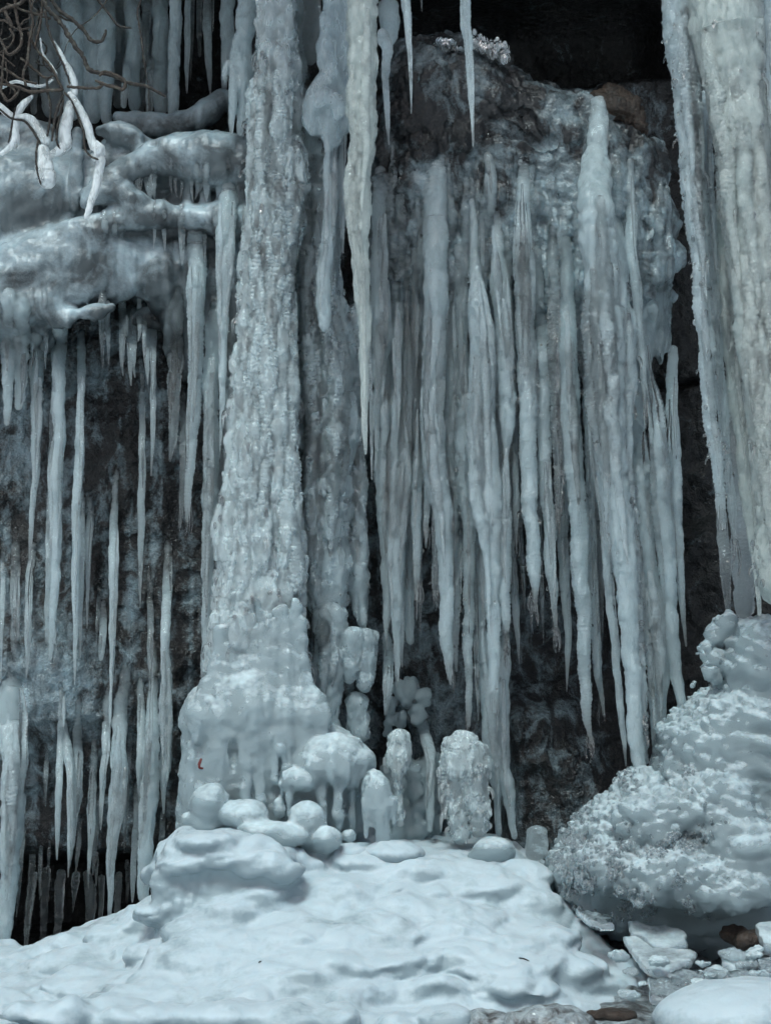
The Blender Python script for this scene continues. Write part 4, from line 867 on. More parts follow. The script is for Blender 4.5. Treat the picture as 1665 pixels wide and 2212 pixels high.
ice('f 600 900 30 i 600 -300 34 600 0 30 605 190 8', 7.55, 'clear dripping icicle on the face of the brightest column', clear=.6, rib=1.0, fork=2, **J_)
ice('c 548 1420 22 555 1520 18 568 1632 5', 7.44, 'small clear spike high on the brightest column', clear=.6, rib=.2, **J_)
# ---- great pillars at the right
GK = 'pillars at the yellowish end'
K_ = dict(group=GK)
ice('c 1050 -20 205 1085 300 200 1118 600 185 1140 900 160 1160 1200 146 1180 1500 130 1195 1655 112 f 1212 0 106 1222 300 106 1238 600 100 1260 900 95 1282 1100 80 1310 1300 70 1332 1500 58 1350 1655 46 i 1358 60 26 1362 112 8', 7.1, 'long leaning pillar edged with clear beads against the black wall', 'icefall', 'icefall', clear=.10, rib=1.2, lump=.3, teeth=120, flakes=50, strands=8, tip=.3, fork=4, seed=1301, scallop=.2, **K_)
ice('c 1235 500 80 1245 900 90 1260 1300 90 f 1290 0 76 1310 400 82 1330 800 80 1350 1000 76 1372 1200 70 1392 1400 60 1410 1655 60 i 1422 100 38 1438 255 8', 7.2, 'rippled icicle wedged between the leaning pillar and the yellowish one', clear=.22, rib=.9, lump=.3, teeth=26, tip=.4, fork=4, **K_)
ice('c 1370 -20 470 1400 300 440 1425 500 400 1480 1000 330 1500 1400 310 f 1545 0 310 1575 300 280 1605 600 270 1645 1000 270 1685 1400 280 i 1720 0 300 1745 300 310 1770 620 320', 7.0, 'thickest yellowish pillar, rough with clear drips, standing on the icy mound', 'icefall', 'icefall', mat='yellow', clear=.04, rib=.5, lump=.35, teeth=60, flakes=110, tip=0, scallop=.34, strands=16, seed=1320, step=.0065, **K_)
ice('f 1380 -400 140 1400 0 170 1425 500 150 1465 1000 120 1505 1400 104 i 1530 0 90 1555 200 62 1575 450 40 1588 675 24', 7.2, 'smooth yellowish icicle behind the thickest pillar, foot on the mound', mat='yellow', clear=.05, rib=.4, lump=.25, tip=0, **K_)
ice('c 1640 -20 110 1640 300 90 1650 700 90 1670 1200 80', 7.05, 'pale blue icicle at the right edge beside the yellowish pillar', clear=.1, rib=.4, lump=.3, **K_)
ice('f 1335 1600 60 i 1345 80 72 1355 300 76 1376 450 60 1390 600 40 1394 695 26', 7.6, 'dark clear icicle under the leaning pillar, tip on the mound', clear=.62, rib=.7, lump=.35, tip=0, **K_)
ice('f 1440 1400 110 i 1460 0 122 1482 300 132 1502 690 132', 7.55, 'broad murky glass column between the leaning pillar and the mound', 'thick_icicle', 'icicle', clear=.58, rib=.7, lump=.3, tip=0, **K_)
# ---- small things at the foot of the curtain
GL = 'stumps at the foot of the curtain'
L_ = dict(group=GL)
ice('h 838 930 72 845 1000 66 840 1100 64 835 1200 50 825 1320 14', 7.98, 'ringed stump hanging below the first curtain icicle', clear=.22, rib=1.0, **L_)
ice('h 1045 1380 70 1090 1420 76 1115 1550 70 1125 1655 62 k 1115 100 52 1110 250 50 1112 420 40', 7.95, 'bent white icicle ending right of the knobbly hanging stump', clear=.12, rib=.3, lump=.4, tip=0, **L_)
ice('l 140 370 120 150 480 140 155 600 150', 7.75, 'flat topped dark glassy stump between the mound and bare rock', 'ice_stump', 'ice stump', mat='clear', clear=.6, rib=.2, lump=.3, tip=0, ext=0)
a = Acc()
icicle_mesh(a, trace('h 915 1400 100 910 1480 150 905 1560 150 900 1655 120 k 895 50 70 905 200 50 925 380 30'), 7.86, clear=.0, rib=.2, lump=.5, seed=811, tip=.04, scallop=.4, flakes=30)
icicle_mesh(a, trace('h 845 1580 70 840 1640 60 k 830 40 30'), 7.86, clear=.2, rib=.2, lump=.5, seed=812, tip=.04)
tag(a.build('icicle', M['pale'], None, P(2580, 4710, 7.86)), 'knobbly hanging stump with a rounded head, left of the bent icicle', 'icicle', GL)
a = Acc()
for k, sq in enumerate(('h 1330 1410 120 1330 1530 260 1300 1655 240 k 1280 150 150 1290 350 130 1310 500 100', 'h 1400 1470 140 1400 1600 180 k 1400 100 160 1420 300 130 1430 450 70', 'h 1240 1540 100 1230 1655 110 k 1225 150 70 1240 330 50')):
    icicle_mesh(a, trace(sq), 7.82, clear=.0, rib=.7, lump=.6, seed=820+k, tip=.04, scallop=.5, teeth=16, flakes=70)
tag(a.build('ice_stump', M['pale'], None, P(3010, 4900, 7.82)), 'wide white stump of ice with a frothy beaded head standing on the mound', 'ice stump')
vol = vbox(2400, 4100, 2900, 5550, 7.8, 8.45, .0085)
for (u, v, r) in ((985, 1130, .05), (920, 1150, .045), (1070, 1190, .05), (1035, 1290, .045), (1035, 1340, .042), (880, 1340, .035), (930, 1340, .04), (850, 1360, .032), (845, 1420, .03), (960, 1200, .05), (870, 1250, .04)):
    vol.ell(P(1665+u, 3310.6+v, 8.22), (r*.8, r, r*1.0), .008)
for (u, v, r) in ((1010, 40, .04), (1020, 150, .05), (1040, 250, .045), (1010, 330, .045), (950, 300, .04), (970, 420, .05), (1060, 400, .05), (880, 440, .05)):
    vol.ell(P(1665+u, 4966+v, 8.02), (r, r, r*.9), .02)
vol.poly(outline('h 800 1650 900 1560 1020 1610 1180 1560 k 1190 200 1180 520 820 520 810 200'), 8.30, .10, .08, .04)
sdf_object('ice_lump', vol, M['crust'], 'dusky beaded lumps of frozen splash heaped under the middle curtain', 'ice lump', disp=lambda v, n: .008*fbm(v[:, 0]*12, v[:, 1]*12, v[:, 2]*12, 2, 3)+(.5-worley(v*[24, 24, 20], 3)[0])*.035, clear=lambda v, n: .75+.3*noise(v[:, 0]*9, v[:, 1]*9, v[:, 2]*9, 4))

# ------------------------------------------------------------------ domed base of the main column
vol = vbox(1050, 3750, 2550, 5750, 7.2, 8.2, .008)
vol.poly(outline('g 1310 1290 1390 1190 1500 1080 1600 980 h 300 1000 400 1180 500 1370 600 1430 680 1500 735 1640 k 700 60 700 200 700 420 k 400 560 j 1240 560 1160 400 1150 380 1150 200 1190 0 g 1195 1560 1205 1450 1250 1380'), 7.82, .27, .20, .02)
vol.chain([(*P(1665, 4100, 7.80), .15), (*P(1640, 4480, 7.79), .20), (*P(1640, 4760, 7.76), .26)], .08)
rd = np.random.default_rng(3)
for k in range(18):
    f_ = (k+.5)/18; u0 = 1400+f_*560+rd.normal(0, 10); u1 = 1310+f_*760+rd.normal(0, 20); dz_ = .08*abs(f_-.45)
    vol.chain([(*P(u0, rd.uniform(3850, 4150), 7.62+dz_), .018), (*P(u0*.6+u1*.4, 4420, 7.59+dz_), .034), (*P(u1, 4640, 7.55+dz_), .046), (*P(u1+rd.normal(0, 10), rd.uniform(4750, 5000), 7.535+dz_), rd.uniform(.02, .035))], .022)
vol.ell(P(2150, 4940, 7.60), (.185, .17, .135), .015)                            # skull-like dome on legs
vol.ell(P(1940, 5050, 7.50), (.085, .09, .052), .015)
vol.chain([(*P(1400, 4640, 7.72), .16), (*P(1640, 4600, 7.66), .17), (*P(1900, 4660, 7.68), .15)], .05)
for (u, v0, v1, w0, w1, y) in ((2077, 5000, 5270, 120, 70, 7.52), (2182, 5000, 5350, 110, 60, 7.50), (2272, 5000, 5350, 80, 60, 7.56), (1225, 4820, 5230, 70, 24, 7.60), (1420, 4800, 5300, 70, 50, 7.56), (1580, 4830, 5200, 110, 60, 7.54), (1680, 4850, 5200, 90, 60, 7.54), (1800, 4850, 5260, 90, 60, 7.52), (1870, 5100, 5300, 60, 30, 7.48)):
    vol.chain([(*P(u, v0, y), w0*.5*px(y)), (*P(u+6, v1, y-.01), w1*.5*px(y))], .018)
for (u, v, ru, rv) in ((1492, 4920, 26, 190), (1800, 4980, 30, 120), (1760, 5130, 50, 70), (2130, 5160, 26, 110), (2230, 5190, 22, 110), (1340, 4900, 16, 150)):
    vol.ell(P(u, v, 7.42), (ru*px(7.4), .13, rv*px(7.4)), .012, True)
for (u, v, ru, rv, y, leg) in ((1344, 5190, 127, 125, 7.44, 1), (1212, 5298, 50, 45, 7.46, 0), (1583, 5270, 165, 95, 7.42, 0), (1987, 5300, 125, 110, 7.40, 1), (1960, 5240, 70, 70, 7.41, 0), (2114, 5440, 100, 88, 7.36, 0), (2255, 5410, 46, 44, 7.46, 0), (1700, 5370, 170, 70, 7.36, 0), (1850, 5400, 150, 80, 7.36, 0)):
    c = P(u, v, y); vol.ell(c, (ru*px(y), ru*px(y), rv*px(y)), .022)
    if leg: vol.ell(c-[0, -.01, rv*px(y)*.9], (ru*px(y)*.9, ru*px(y)*.85, rv*px(y)), .02)
def dome_disp(v, n):
    U, V = UV(v); ballm = sstep(5060, 5160, V)
    w, c = worley(v*[14, 12, 20], 6); w2, c2 = worley(v*[34, 30, 40], 7); st_ = 1-np.clip(n[:, 2], 0, 1)
    return .018*fbm(v[:, 0]*6, v[:, 1]*6, v[:, 2]*9, 5, 2)+(.5-w)*.011+(.5-w2)*.004*(1-.35*ballm)*(1-.7*np.exp(-((U-2150)/260)**2-((V-4900)/180)**2))+(1-.85*ballm)*st_*(.020*noise(v[:, 0]*22, v[:, 1]*12, v[:, 2]*2.2, 8)+.006*noise(v[:, 0]*55, v[:, 1]*30, v[:, 2]*14, 9))
sdf_object('ice_dome', vol, M['base'], 'bulging dome of pale ice carrying the main white column', 'ice dome', disp=dome_disp, clear=lambda v, n: .05+.3*np.clip(fbm(v[:, 0]*8, v[:, 1]*8, v[:, 2]*5, 15, 2)+.1, 0, 1)-.25*sstep(5080, 5180, UV(v)[1])*(n[:, 2] > -.3))
a = Acc(); simple_tube(a, [(*P(1280, 3310+1640, 7.50), .004), (*P(1300, 3310+1600, 7.49), .005), (*P(1290, 3310+1655, 7.49), .005), (*P(1315, 3310+1660, 7.5), .004)], 6, .003)
tag(a.build('red_stem', M['red']), 'tiny curled red plant stem stuck in the ice dome', 'stem')
vol = vbox(2200, 4900, 2680, 5650, 7.3, 7.75, .0065)                               # hooded lump on legs
vol.ell(P(2436, 5130, 7.50), (.068, .075, .075), .02); vol.ell(P(2415, 5050, 7.52), (.045, .05, .05), .03); vol.ell(P(2450, 5220, 7.50), (.073, .075, .06), .03)
for (u, v0, v1, w0, w1) in ((2360, 5180, 5410, 60, 30), (2465, 5230, 5480, 110, 74), (2400, 5230, 5330, 80, 40), (2540, 5180, 5330, 60, 26)):
    vol.chain([(*P(u, v0, 7.46), w0*.5*px(7.5)), (*P(u+8, v1, 7.46), w1*.5*px(7.5))], .018)
sdf_object('ice_lump', vol, M['base'], 'hooded egg shaped ice lump on stubby legs right of the dome', 'ice lump', disp=lambda v, n: .006*fbm(v[:, 0]*16, v[:, 1]*16, v[:, 2]*10, 3, 3)+.005*noise(v[:, 0]*50, v[:, 1]*50, v[:, 2]*8, 5), clear=lambda v, n: .10+.5*sstep(.95, .80, v[:, 2]))

# ------------------------------------------------------------------ mound of snow and ice in front
VR_U = np.array([-800, 0, 250, 330, 480, 740, 900, 1000, 1080, 1200, 1665, 2300, 3318, 3560, 3640, 3800, 4000, 4150, 4300, 4700])
VR_V = np.array([6060, 6120, 6150, 6125, 6010, 5930, 5850, 5770, 5480, 5365, 5370, 5450, 5530, 5680, 5830, 5990, 6120, 6330, 6560, 6800])
def ym(u, v):
    vr = np.interp(u, VR_U, VR_V); return 6.15+(np.asarray(v)-6750)/(vr-6750)*(7.5-6.15)
# snow capped balls sitting round the dome
def ball(u, v, y, r, label, leg=0, flat=1.0, mat='snow'):
    y = float(ym(u, v+r[1]*(1.1 if leg else .35)))+.03
    c = P(u, v, y); R3 = np.array([r[0], r[0], r[1]])*px(y)
    vol = Vol(c-R3*1.5-[.02, .02, .12], c+R3*1.5+.03, .007)
    vol.ell(c, (R3[0], R3[0]*1.0, R3[2]), .02)
    vol.ell(c-[R3[0]*.15, -.02, R3[2]*.8], (R3[0]*(1.0 if leg else 1.15), R3[0]*.95, R3[2]*.9), .04)
    sdf_object('ice_ball', vol, M[mat], label, 'ice ball', disp=lambda p, n: R3[2]*.22*fbm(p[:, 0]*11, p[:, 1]*11, p[:, 2]*11, int(u) % 97, 3), clear=lambda p, n: .0+.75*sstep(c[2]-R3[2]*.15, c[2]-R3[2]*.7, p[:, 2]))
ball(1665+605, 4966+550, 7.32, (105, 62), 'low domed cushion of ice left of the long cushion')
ball(1665+880, 4966+545, 7.34, (195, 75), 'long low cushion of ice under the hooded lump')
ball(1665+1530, 4966+520, 7.5, (130, 70), 'glassy cushion of ice at the feet of the curtain columns', mat='crust')

vol = vbox(-500, 5200, 4600, 6700, 5.2, 8.6, .0115); vol = Vol((vol.lo[0], 5.2, -.15), (vol.lo+vol.n*vol.h), .0115)
sl, (x, y, z) = vol.box(vol.lo, vol.lo+np.array(vol.n)*vol.h)
x2, y2 = np.meshgrid(x.ravel(), y.ravel(), indexing='ij')
u2, _ = UV(np.stack([x2, y2, np.full(x2.shape, .4)], -1))
vr = np.interp(u2, VR_U, VR_V); t_ = np.clip((y2-6.15)/(7.5-6.15), -.8, 1)
yy = 6.15+t_*(7.5-6.15)
zz = P(u2, 6750+t_*(vr-6750), yy)[..., 2]
zz = np.where(y2 < 6.15, np.minimum(zz, P(u2, 6750+0*u2, 6.15+0*u2)[..., 2]-(6.15-y2)*.35), zz)
cave = (1-sstep(1000, 1300, u2))*sstep(7.75, 8.4, y2); zz = zz-cave*.25
zz = zz-.8*sstep(4100, 4700, u2)*0-.03
vol.put(sl, (z-zz[:, :, None])*np.float32(.93), .001)
rg = np.random.default_rng(42)
def lobe(u, v, rx, rz, k=.035, up=.35, ry=None):
    yv = float(ym(u, v)); p = P(u, v, yv); a_, b_ = rx*px(yv), rz*px(yv)
    vol.ell(p+[0, .02, -b_*(1-up)], (a_, ry or a_*.8, b_), k)
for k in range(190):                                                            # flowing pillows
    u = rg.uniform(-500, 3350); vmin = np.interp(u, VR_U, VR_V)
    v = rg.uniform(vmin+30, 6900); f = (v-vmin)/(6900-vmin)
    rx = rg.uniform(90, 280)*(1+.5*f); rz = rg.uniform(60, 130)*(1+.3*f)
    lobe(u, v, rx, rz, .022, rg.uniform(.10, .38))
for (u, v, rx, rz) in ((100, 6180, 260, 80), (430, 6080, 190, 95), (560, 6140, 90, 60), (760, 6010, 220, 90), (880, 5960, 160, 80), (960, 5900, 130, 70), (1380, 6060, 230, 120), (600, 6350, 330, 120), (1000, 6450, 450, 120),
                       (1120, 5620, 130, 190), (1150, 5560, 170, 120), (1180, 5800, 170, 170), (1300, 5480, 280, 100), (1600, 5520, 240, 100), (1180, 5750, 180, 130), (1350, 5640, 260, 90), (1500, 5850, 220, 90), (1660, 5780, 220, 100),
                       (2250, 5720, 330, 90), (2600, 5620, 240, 80), (3100, 5700, 280, 100), (3380, 5640, 210, 95), (3480, 5800, 170, 90), (2900, 5900, 380, 110), (3450, 6020, 320, 110), (3750, 6120, 190, 110), (3900, 6250, 230, 130), (4010, 6380, 180, 120), (3600, 6230, 300, 120), (2500, 5980, 420, 90), (2000, 6000, 400, 100), (2300, 6150, 480, 100), (3250, 6200, 380, 100), (1900, 6300, 330, 100)):
    lobe(u, v, rx, rz, .03, .45)
vol.poly(outline('j 1160 400 1090 450 1040 560 1010 650 1025 760 1060 900 1130 1000 1400 1040 1665 1000 k 200 900 300 700 200 500 0 420'), 7.30, .25, .12, .05)
for (u, v, rx, rz) in ((1180, 5600, 170, 80), (1450, 5560, 260, 90), (1330, 5450, 200, 60), (1700, 5620, 260, 80)):
    p = P(u, v, 7.06); vol.ell(p+[0, .03, 0], (rx*px(7), .10, rz*px(7)), .03)
def back(pts_, k):
    vol.chain([(*(P(u, v, float(ym(u, v))+.03)-[0, 0, r*.72]), r) for u, v, r in pts_], k)
back(((2700, 5600, .10), (3100, 5660, .12), (3450, 5800, .13), (3720, 6050, .14), (3930, 6270, .145), (4040, 6420, .12)), .05)
back(((2300, 5900, .13), (2900, 6000, .15), (3400, 6160, .16), (3800, 6330, .15)), .06)
back(((1200, 6150, .12), (1900, 6100, .15), (2500, 6150, .14)), .06)
back(((300, 6420, .12), (1000, 6330, .15), (1700, 6350, .15), (2300, 6300, .12)), .06)
# hollow faces under the brow, low ridge of pillows before them
for (u, v, y, r) in ((2560, 6465, 6.42, (.16, .10, .05)), (2850, 6470, 6.42, (.17, .11, .05)), (3180, 6510, 6.42, (.18, .12, .045)), (3450, 6545, 6.42, (.16, .12, .04)), (3720, 6580, 6.40, (.20, .16, .04))):
    vol.ell(P(u, v, y), r, .04, True)
for (u, v, rx, rz) in ((1850, 6570, 300, 95), (2180, 6560, 150, 75), (2560, 6600, 130, 70), (2880, 6570, 190, 85), (3200, 6620, 150, 55), (1450, 6560, 330, 100), (900, 6560, 350, 90), (300, 6540, 330, 90)):
    p = P(u, v, 6.20); vol.ell(p-[0, 0, .01], (rx*px(6.2), .13, rz*px(6.2)), .03)
def mdisp(v, n):
    U, V = UV(v); q_ = v+.05*np.stack([noise(v[:, 0]*5, v[:, 1]*5, v[:, 2]*5, k_) for k_ in (61, 62, 63)], 1); w, c = worley(q_*[5.0, 4.5, 13], 3); w2, c2 = worley(q_*[12, 10, 27], 4)
    blk_ = np.exp(-((U-1280)/230)**2-((V-5850)/170)**2)*(1-np.clip(n[:, 2], 0, 1))
    return blk_*(.03*noise(v[:, 0]*26, v[:, 1]*12, v[:, 2]*2.5, 18)+.012*noise(v[:, 0]*60, v[:, 1]*20, v[:, 2]*8, 19))+.014*fbm(v[:, 0]*6, v[:, 1]*5, v[:, 2]*12, 8, 3)+(.55-w)*.070*(.6+.8*noise(v[:, 0]*2, v[:, 1]*2, 3, 5))+(.5-w2)*.016+.0016*noise(v[:, 0]*50, v[:, 1]*40, v[:, 2]*60, 9)
def mclear(v, n):
    U, V = UV(v)
    return .12+.75*np.clip(fbm(v[:, 0]*4, v[:, 1]*4, v[:, 2]*6, 22, 2), 0, 1)+.35*np.exp(-((U-1350)/300)**2-((V-5850)/200)**2)+.5*np.exp(-((U-3550)/420)**2-((V-6600)/90)**2)
sdf_object('ice_mound', vol, M['snow'], 'broad pillowy mound of snow covered ice spreading in front of the columns', 'ice mound', disp=mdisp, clear=mclear, relaxn=2)

# ------------------------------------------------------------------ knobbly mound at the right
rm = outline('l 1900 1250 1600 1150 1330 1180 1100 1130 730 1060 480 1010 330 930 250 720 245 620 360 460 490 280 640 170 750 50 820 20 930 60 i 985 1400 1080 1330 1150 1260 1200 1215 1310 1140 1340 1090 1300 1010 1345 940 1360 830 1440 730 1600 680 1750 690 2000 650')
vol = vbox(3450, 3900, 5350, 6150, 6.7, 8.1, .010)
vol.poly(rm, 7.55, .40, .20, .02)
for (u, v, y, rx, rz) in ((900, 350, 7.10, 260, 180), (1300, 250, 7.12, 300, 200), (1500, 500, 7.05, 260, 200), (600, 650, 7.12, 200, 160), (1000, 700, 7.0, 330, 180), (1400, 800, 6.98, 300, 150)):
    vol.ell(P(3318+u, 4966+v, y), (rx*px(7), .14, rz*px(7)), .08)
for (u, v, r, y) in ((1330, 780, 90, 7.5), (1215, 910, 55, 7.45), (1300, 960, 70, 7.45), (1165, 1115, 40, 7.42), (1370, 740, 90, 7.5), (1290, 1060, 60, 7.42)):
    vol.ell(P(3318.6+u, 3310.6+v, y), (r*px(7.4), r*px(7.4), r*px(7.4)), .012)
rg = np.random.default_rng(5)
for k in range(34):
    u, v = rg.uniform(1150, 1700), rg.uniform(380, 900); vol.ell(P(3318+u, 4966+v, 7.10), (rg.uniform(60, 150)*px(7), .09, rg.uniform(35, 60)*px(7)), .02)
def rdisp(v, n):
    U, V = UV(v); w, c = worley(v*[20, 16, 20], 3); w2, c2 = worley(v*[38, 34, 38], 4); w3, _ = worley(v*[9, 8, 11], 5)
    kn = 1-.75*sstep(4550, 4850, U)
    return .02*fbm(v[:, 0]*5, v[:, 1]*5, v[:, 2]*6, 8, 3)+kn*((.6-w)*.032+(c-.5)*.024+(.55-w2)*.022)+(.5-w3)*.03+(1-kn)*(.022*noise(v[:, 0]*4, v[:, 1]*4, v[:, 2]*26+2*noise(v[:, 0]*4, v[:, 1]*4, 0, 4), 31)+.012*noise(v[:, 0]*30, v[:, 1]*14, v[:, 2]*4, 33))
sdf_object('ice_mound', vol, M['crust'], 'steep knobbly mound of beaded ice under the yellowish pillar', 'ice mound', disp=rdisp,
           clear=lambda v, n: .0+.3*np.clip(fbm(v[:, 0]*4, v[:, 1]*4, v[:, 2]*4, 6, 3), -1, 1)+.25*sstep(.6, .35, v[:, 2]))
# fallen needles on the snow
bpy.context.view_layer.update(); RM = [o for o in bpy.data.objects if o.name.startswith('ice_mound')][-1]
def hit(o, u, v):
    d_ = P(u, v, 1.0)-np.array([0, 0, CAMZ]); d_ /= np.linalg.norm(d_)
    ok, loc, nr, _ = o.ray_cast(tuple(np.array([0, 0, CAMZ])-np.array(o.location)), tuple(d_), distance=14)
    return (np.array(loc)+np.array(o.location), np.array(nr)) if ok else (None, None)
MO = bpy.data.objects['ice_mound']
for (pa, pb, lb) in (((3318+32, 4966+1234), (3318+104, 4966+1256), 'dark fallen needle lying on the snowy mound toward the slabs'), ((1665+8, 4966+1270), (1665+28, 4966+1258), 'tiny dark fleck of bark on the middle of the snowy mound')):
    p0, n0 = hit(MO, *pa); p1, n1 = hit(MO, *pb)
    if p0 is not None and p1 is not None:
        a = Acc(); simple_tube(a, [(*(p0+n0*.003), .0022), (*((p0+p1)/2+n0*.006), .0026), (*(p1+n1*.003), .0012)], 6, .004); tag(a.build('needle', M['darkbark']), lb, 'needle')
a = Acc(); s_, q_ = unit_sphere()
for k in range(9000):
    u, v = rg.uniform(3500, 4750), rg.uniform(4980, 5960)
    dens = noise(u/170, v/130, 1.5, 3)+.45*noise(u/60, v/60, 2.5, 4)-.0009*max(0, u-4300)
    if dens+rg.normal(0, .22) < .28: continue
    p, nr = hit(RM, u, v)
    if p is None: continue
    r = rg.uniform(.003, .0080); a.add(s_*r*[1, 1, rg.uniform(.9, 1.5)]+p+nr*r*.25, q_, None, rg.uniform(.25, .8))
tag(a.build('ice_beads', M['crust']), kind='stuff')

# broken slabs and stones on the frozen stream
def slab(seq, yb, yf, th, label, mat='pale', name='ice_slab', cat='ice slab', tilt=0):
    uv = outline(seq); vs = [p[1] for p in uv]; v0, v1 = min(vs), max(vs)
    w = np.array([P(u, v, yb+(yf-yb)*(v-v0)/(v1-v0)) for u, v in uv])
    n = len(w); q = []; m = 10
    for i in range(n):
        for k in range(m): q.append(w[i]+(w[(i+1) % n]-w[i])*k/m)
    q = np.array(q); c = q.mean(0); N = len(q); sd = int(uv[0][0])
    jit = .008*noise(q[:, 0]*30, q[:, 1]*30, 0, sd); q = q+(q-c)/np.linalg.norm(q-c, axis=1, keepdims=True)*jit[:, None]
    V_ = []
    for f, dz in ((0, 0), (.35, .0), (.7, 0), (.93, 0), (1.0, -.006), (1.01, -th*.5), (.97, -th), (0, -th)):
        s = c+(q-c)*f; s[:, 2] += dz+.006*noise(s[:, 0]*18, s[:, 1]*18, 0, sd+1)*(dz == 0); V_.append(s)
    a = Acc(); a.add(np.concatenate(V_), tube_faces(len(V_), N)[:, ::-1], None, np.clip(.3+.3*noise(np.concatenate(V_)[:, 0]*9, np.concatenate(V_)[:, 1]*9, 0, 3), 0, 1))
    tag(a.build(name, M[mat]), label, cat)
slab('l 735 985 800 985 900 1020 985 1010 1110 1050 1120 1130 1000 1160 920 1160 830 1090 760 1060', 7.05, 6.85, .03, 'upper flat slab of white ice leaning on the knobbly mound', 'base')
slab('l 705 1085 780 1080 900 1165 1060 1160 1190 1190 1150 1240 1040 1290 960 1335 860 1290 780 1200', 6.95, 6.62, .03, 'largest flat slab of white ice below the upper slab', 'base')
slab('l 400 900 480 920 640 960 650 1005 560 1010 470 970', 7.1, 6.95, .03, 'narrow grey slab of ice between the two mounds', 'smooth')
slab('l 1335 1185 1420 1185 1540 1225 1550 1300 1450 1320 1345 1260', 6.75, 6.55, .03, 'chunky pale slab of ice on the stream, right of the largest', 'base')
slab('l 1245 1290 1320 1275 1385 1310 1340 1390 1250 1390', 6.6, 6.45, .03, 'small square slab of ice above the snow pillow', 'base')
slab('l 1560 1010 1680 980 1720 1150 1620 1130', 6.9, 6.7, .05, 'white block of ice at the right edge beside the brown stones', 'base')
slab('l 1570 1230 1720 1220 1720 1330 1600 1330', 6.65, 6.5, .03, 'bluish slab of ice at the right edge below the white block', 'smooth')
slab('l 1380 1310 1560 1310 1620 1400 1400 1400', 6.5, 6.35, .03, 'grey slab of ice touching the back of the snow pillow', 'smooth')
slab('l 1000 1320 1120 1290 1240 1320 1230 1400 1100 1440 1020 1400', 6.5, 6.3, .03, 'rounded cloudy slab of ice in front of the largest slab', 'smooth')
slab('l 870 1350 1000 1350 1090 1420 1000 1500 880 1480', 6.4, 6.2, .03, 'murky slab of ice against the end of the snowy mound', 'smooth')
for (u, v, y, r, lb) in ((1560, 1120, 6.9, (.085, .07, .04), 'flat dark brown stone left of the white block of ice'), (1430, 1075, 7.0, (.06, .06, .04), 'rough brown stone frozen into the edge of the knobbly mound')):
    c = P(3318.6+u, 4966+v, y); vol = Vol(c-np.array(r)*1.5-.02, c+np.array(r)*1.5+.02, .006); vol.ell(c, r, .01)
    sdf_object('stone', vol, M['rock'], lb, 'stone', disp=lambda p, n: .025*fbm(p[:, 0]*18, p[:, 1]*18, p[:, 2]*18, 4, 3))
rc = np.random.default_rng(9)
for k in range(24):                                                               # rubble of broken ice lying on the stream
    u, v = 3318+rc.uniform(620, 1640), 4966+rc.uniform(1180, 1500); y = float(np.interp(v, [6100, 6480], [6.75, 6.25])); r_ = rc.uniform(.018, .05)
    c = P(u, v, y); vol = Vol(c-r_*1.6-.015, c+r_*1.6+.015, .0055); vol.ell(c, (r_*rc.uniform(.8, 1.4), r_, r_*.45), .01); vol.ell(c+rc.normal(0, .4, 3)*r_*[1, 1, .3], (r_*.7, r_*.6, r_*.4), .008)
    sdf_object('ice_chunk', vol, M['base' if k % 3 else 'smooth'], 'small chunk of broken ice lying among the slabs on the frozen stream', 'ice chunk', disp=lambda p, n: .012*fbm(p[:, 0]*34, p[:, 1]*34, p[:, 2]*34, 4, 2)-.010*np.abs(noise(p[:, 0]*45, p[:, 1]*45, p[:, 2]*45, 8)))['group'] = 'broken ice chunks on the frozen stream'
for (u, v, y, r, m_, lb) in ((3318+640, 4966+1560, 6.24, (.09, .06, .024), 'rock', 'dark lump standing in for the shaded hollow under the nose of the snowy mound'), (3318+230, 4966+1640, 6.12, (.17, .09, .075), 'bed', 'frosted brown rock showing through at the foot of the snowy mound'), (1665+1480, 4966+1640, 6.14, (.10, .07, .06), 'bed', 'small frosted rock between the low snow humps in front')):  # first one is a dark lump standing in for a shaded cavity
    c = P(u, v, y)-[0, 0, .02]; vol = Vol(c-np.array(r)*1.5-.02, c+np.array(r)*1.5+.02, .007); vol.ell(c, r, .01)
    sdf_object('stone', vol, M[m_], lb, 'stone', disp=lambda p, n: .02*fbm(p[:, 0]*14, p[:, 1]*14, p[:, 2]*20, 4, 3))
# snow pillow in the corner
c = P(3318.6+1420, 4966+1600, 6.15); vol = Vol(c-[.45, .45, .3], c+[.55, .5, .2], .009)
vol.ell(c-[0, 0, .02], (.28, .26, .135), .03); vol.ell(c+[.16, .05, -.02], (.25, .25, .13), .05)
sdf_object('snow_pillow', vol, M['snow'], 'rounded white snow pillow in the bottom corner by the ice slabs', 'snow pillow', disp=lambda p, n: .012*fbm(p[:, 0]*7, p[:, 1]*7, p[:, 2]*7, 4, 3), clear=lambda v, n: .1+.4*np.clip(fbm(v[:, 0]*14, v[:, 1]*14, v[:, 2]*14, 6, 3), 0, 1))

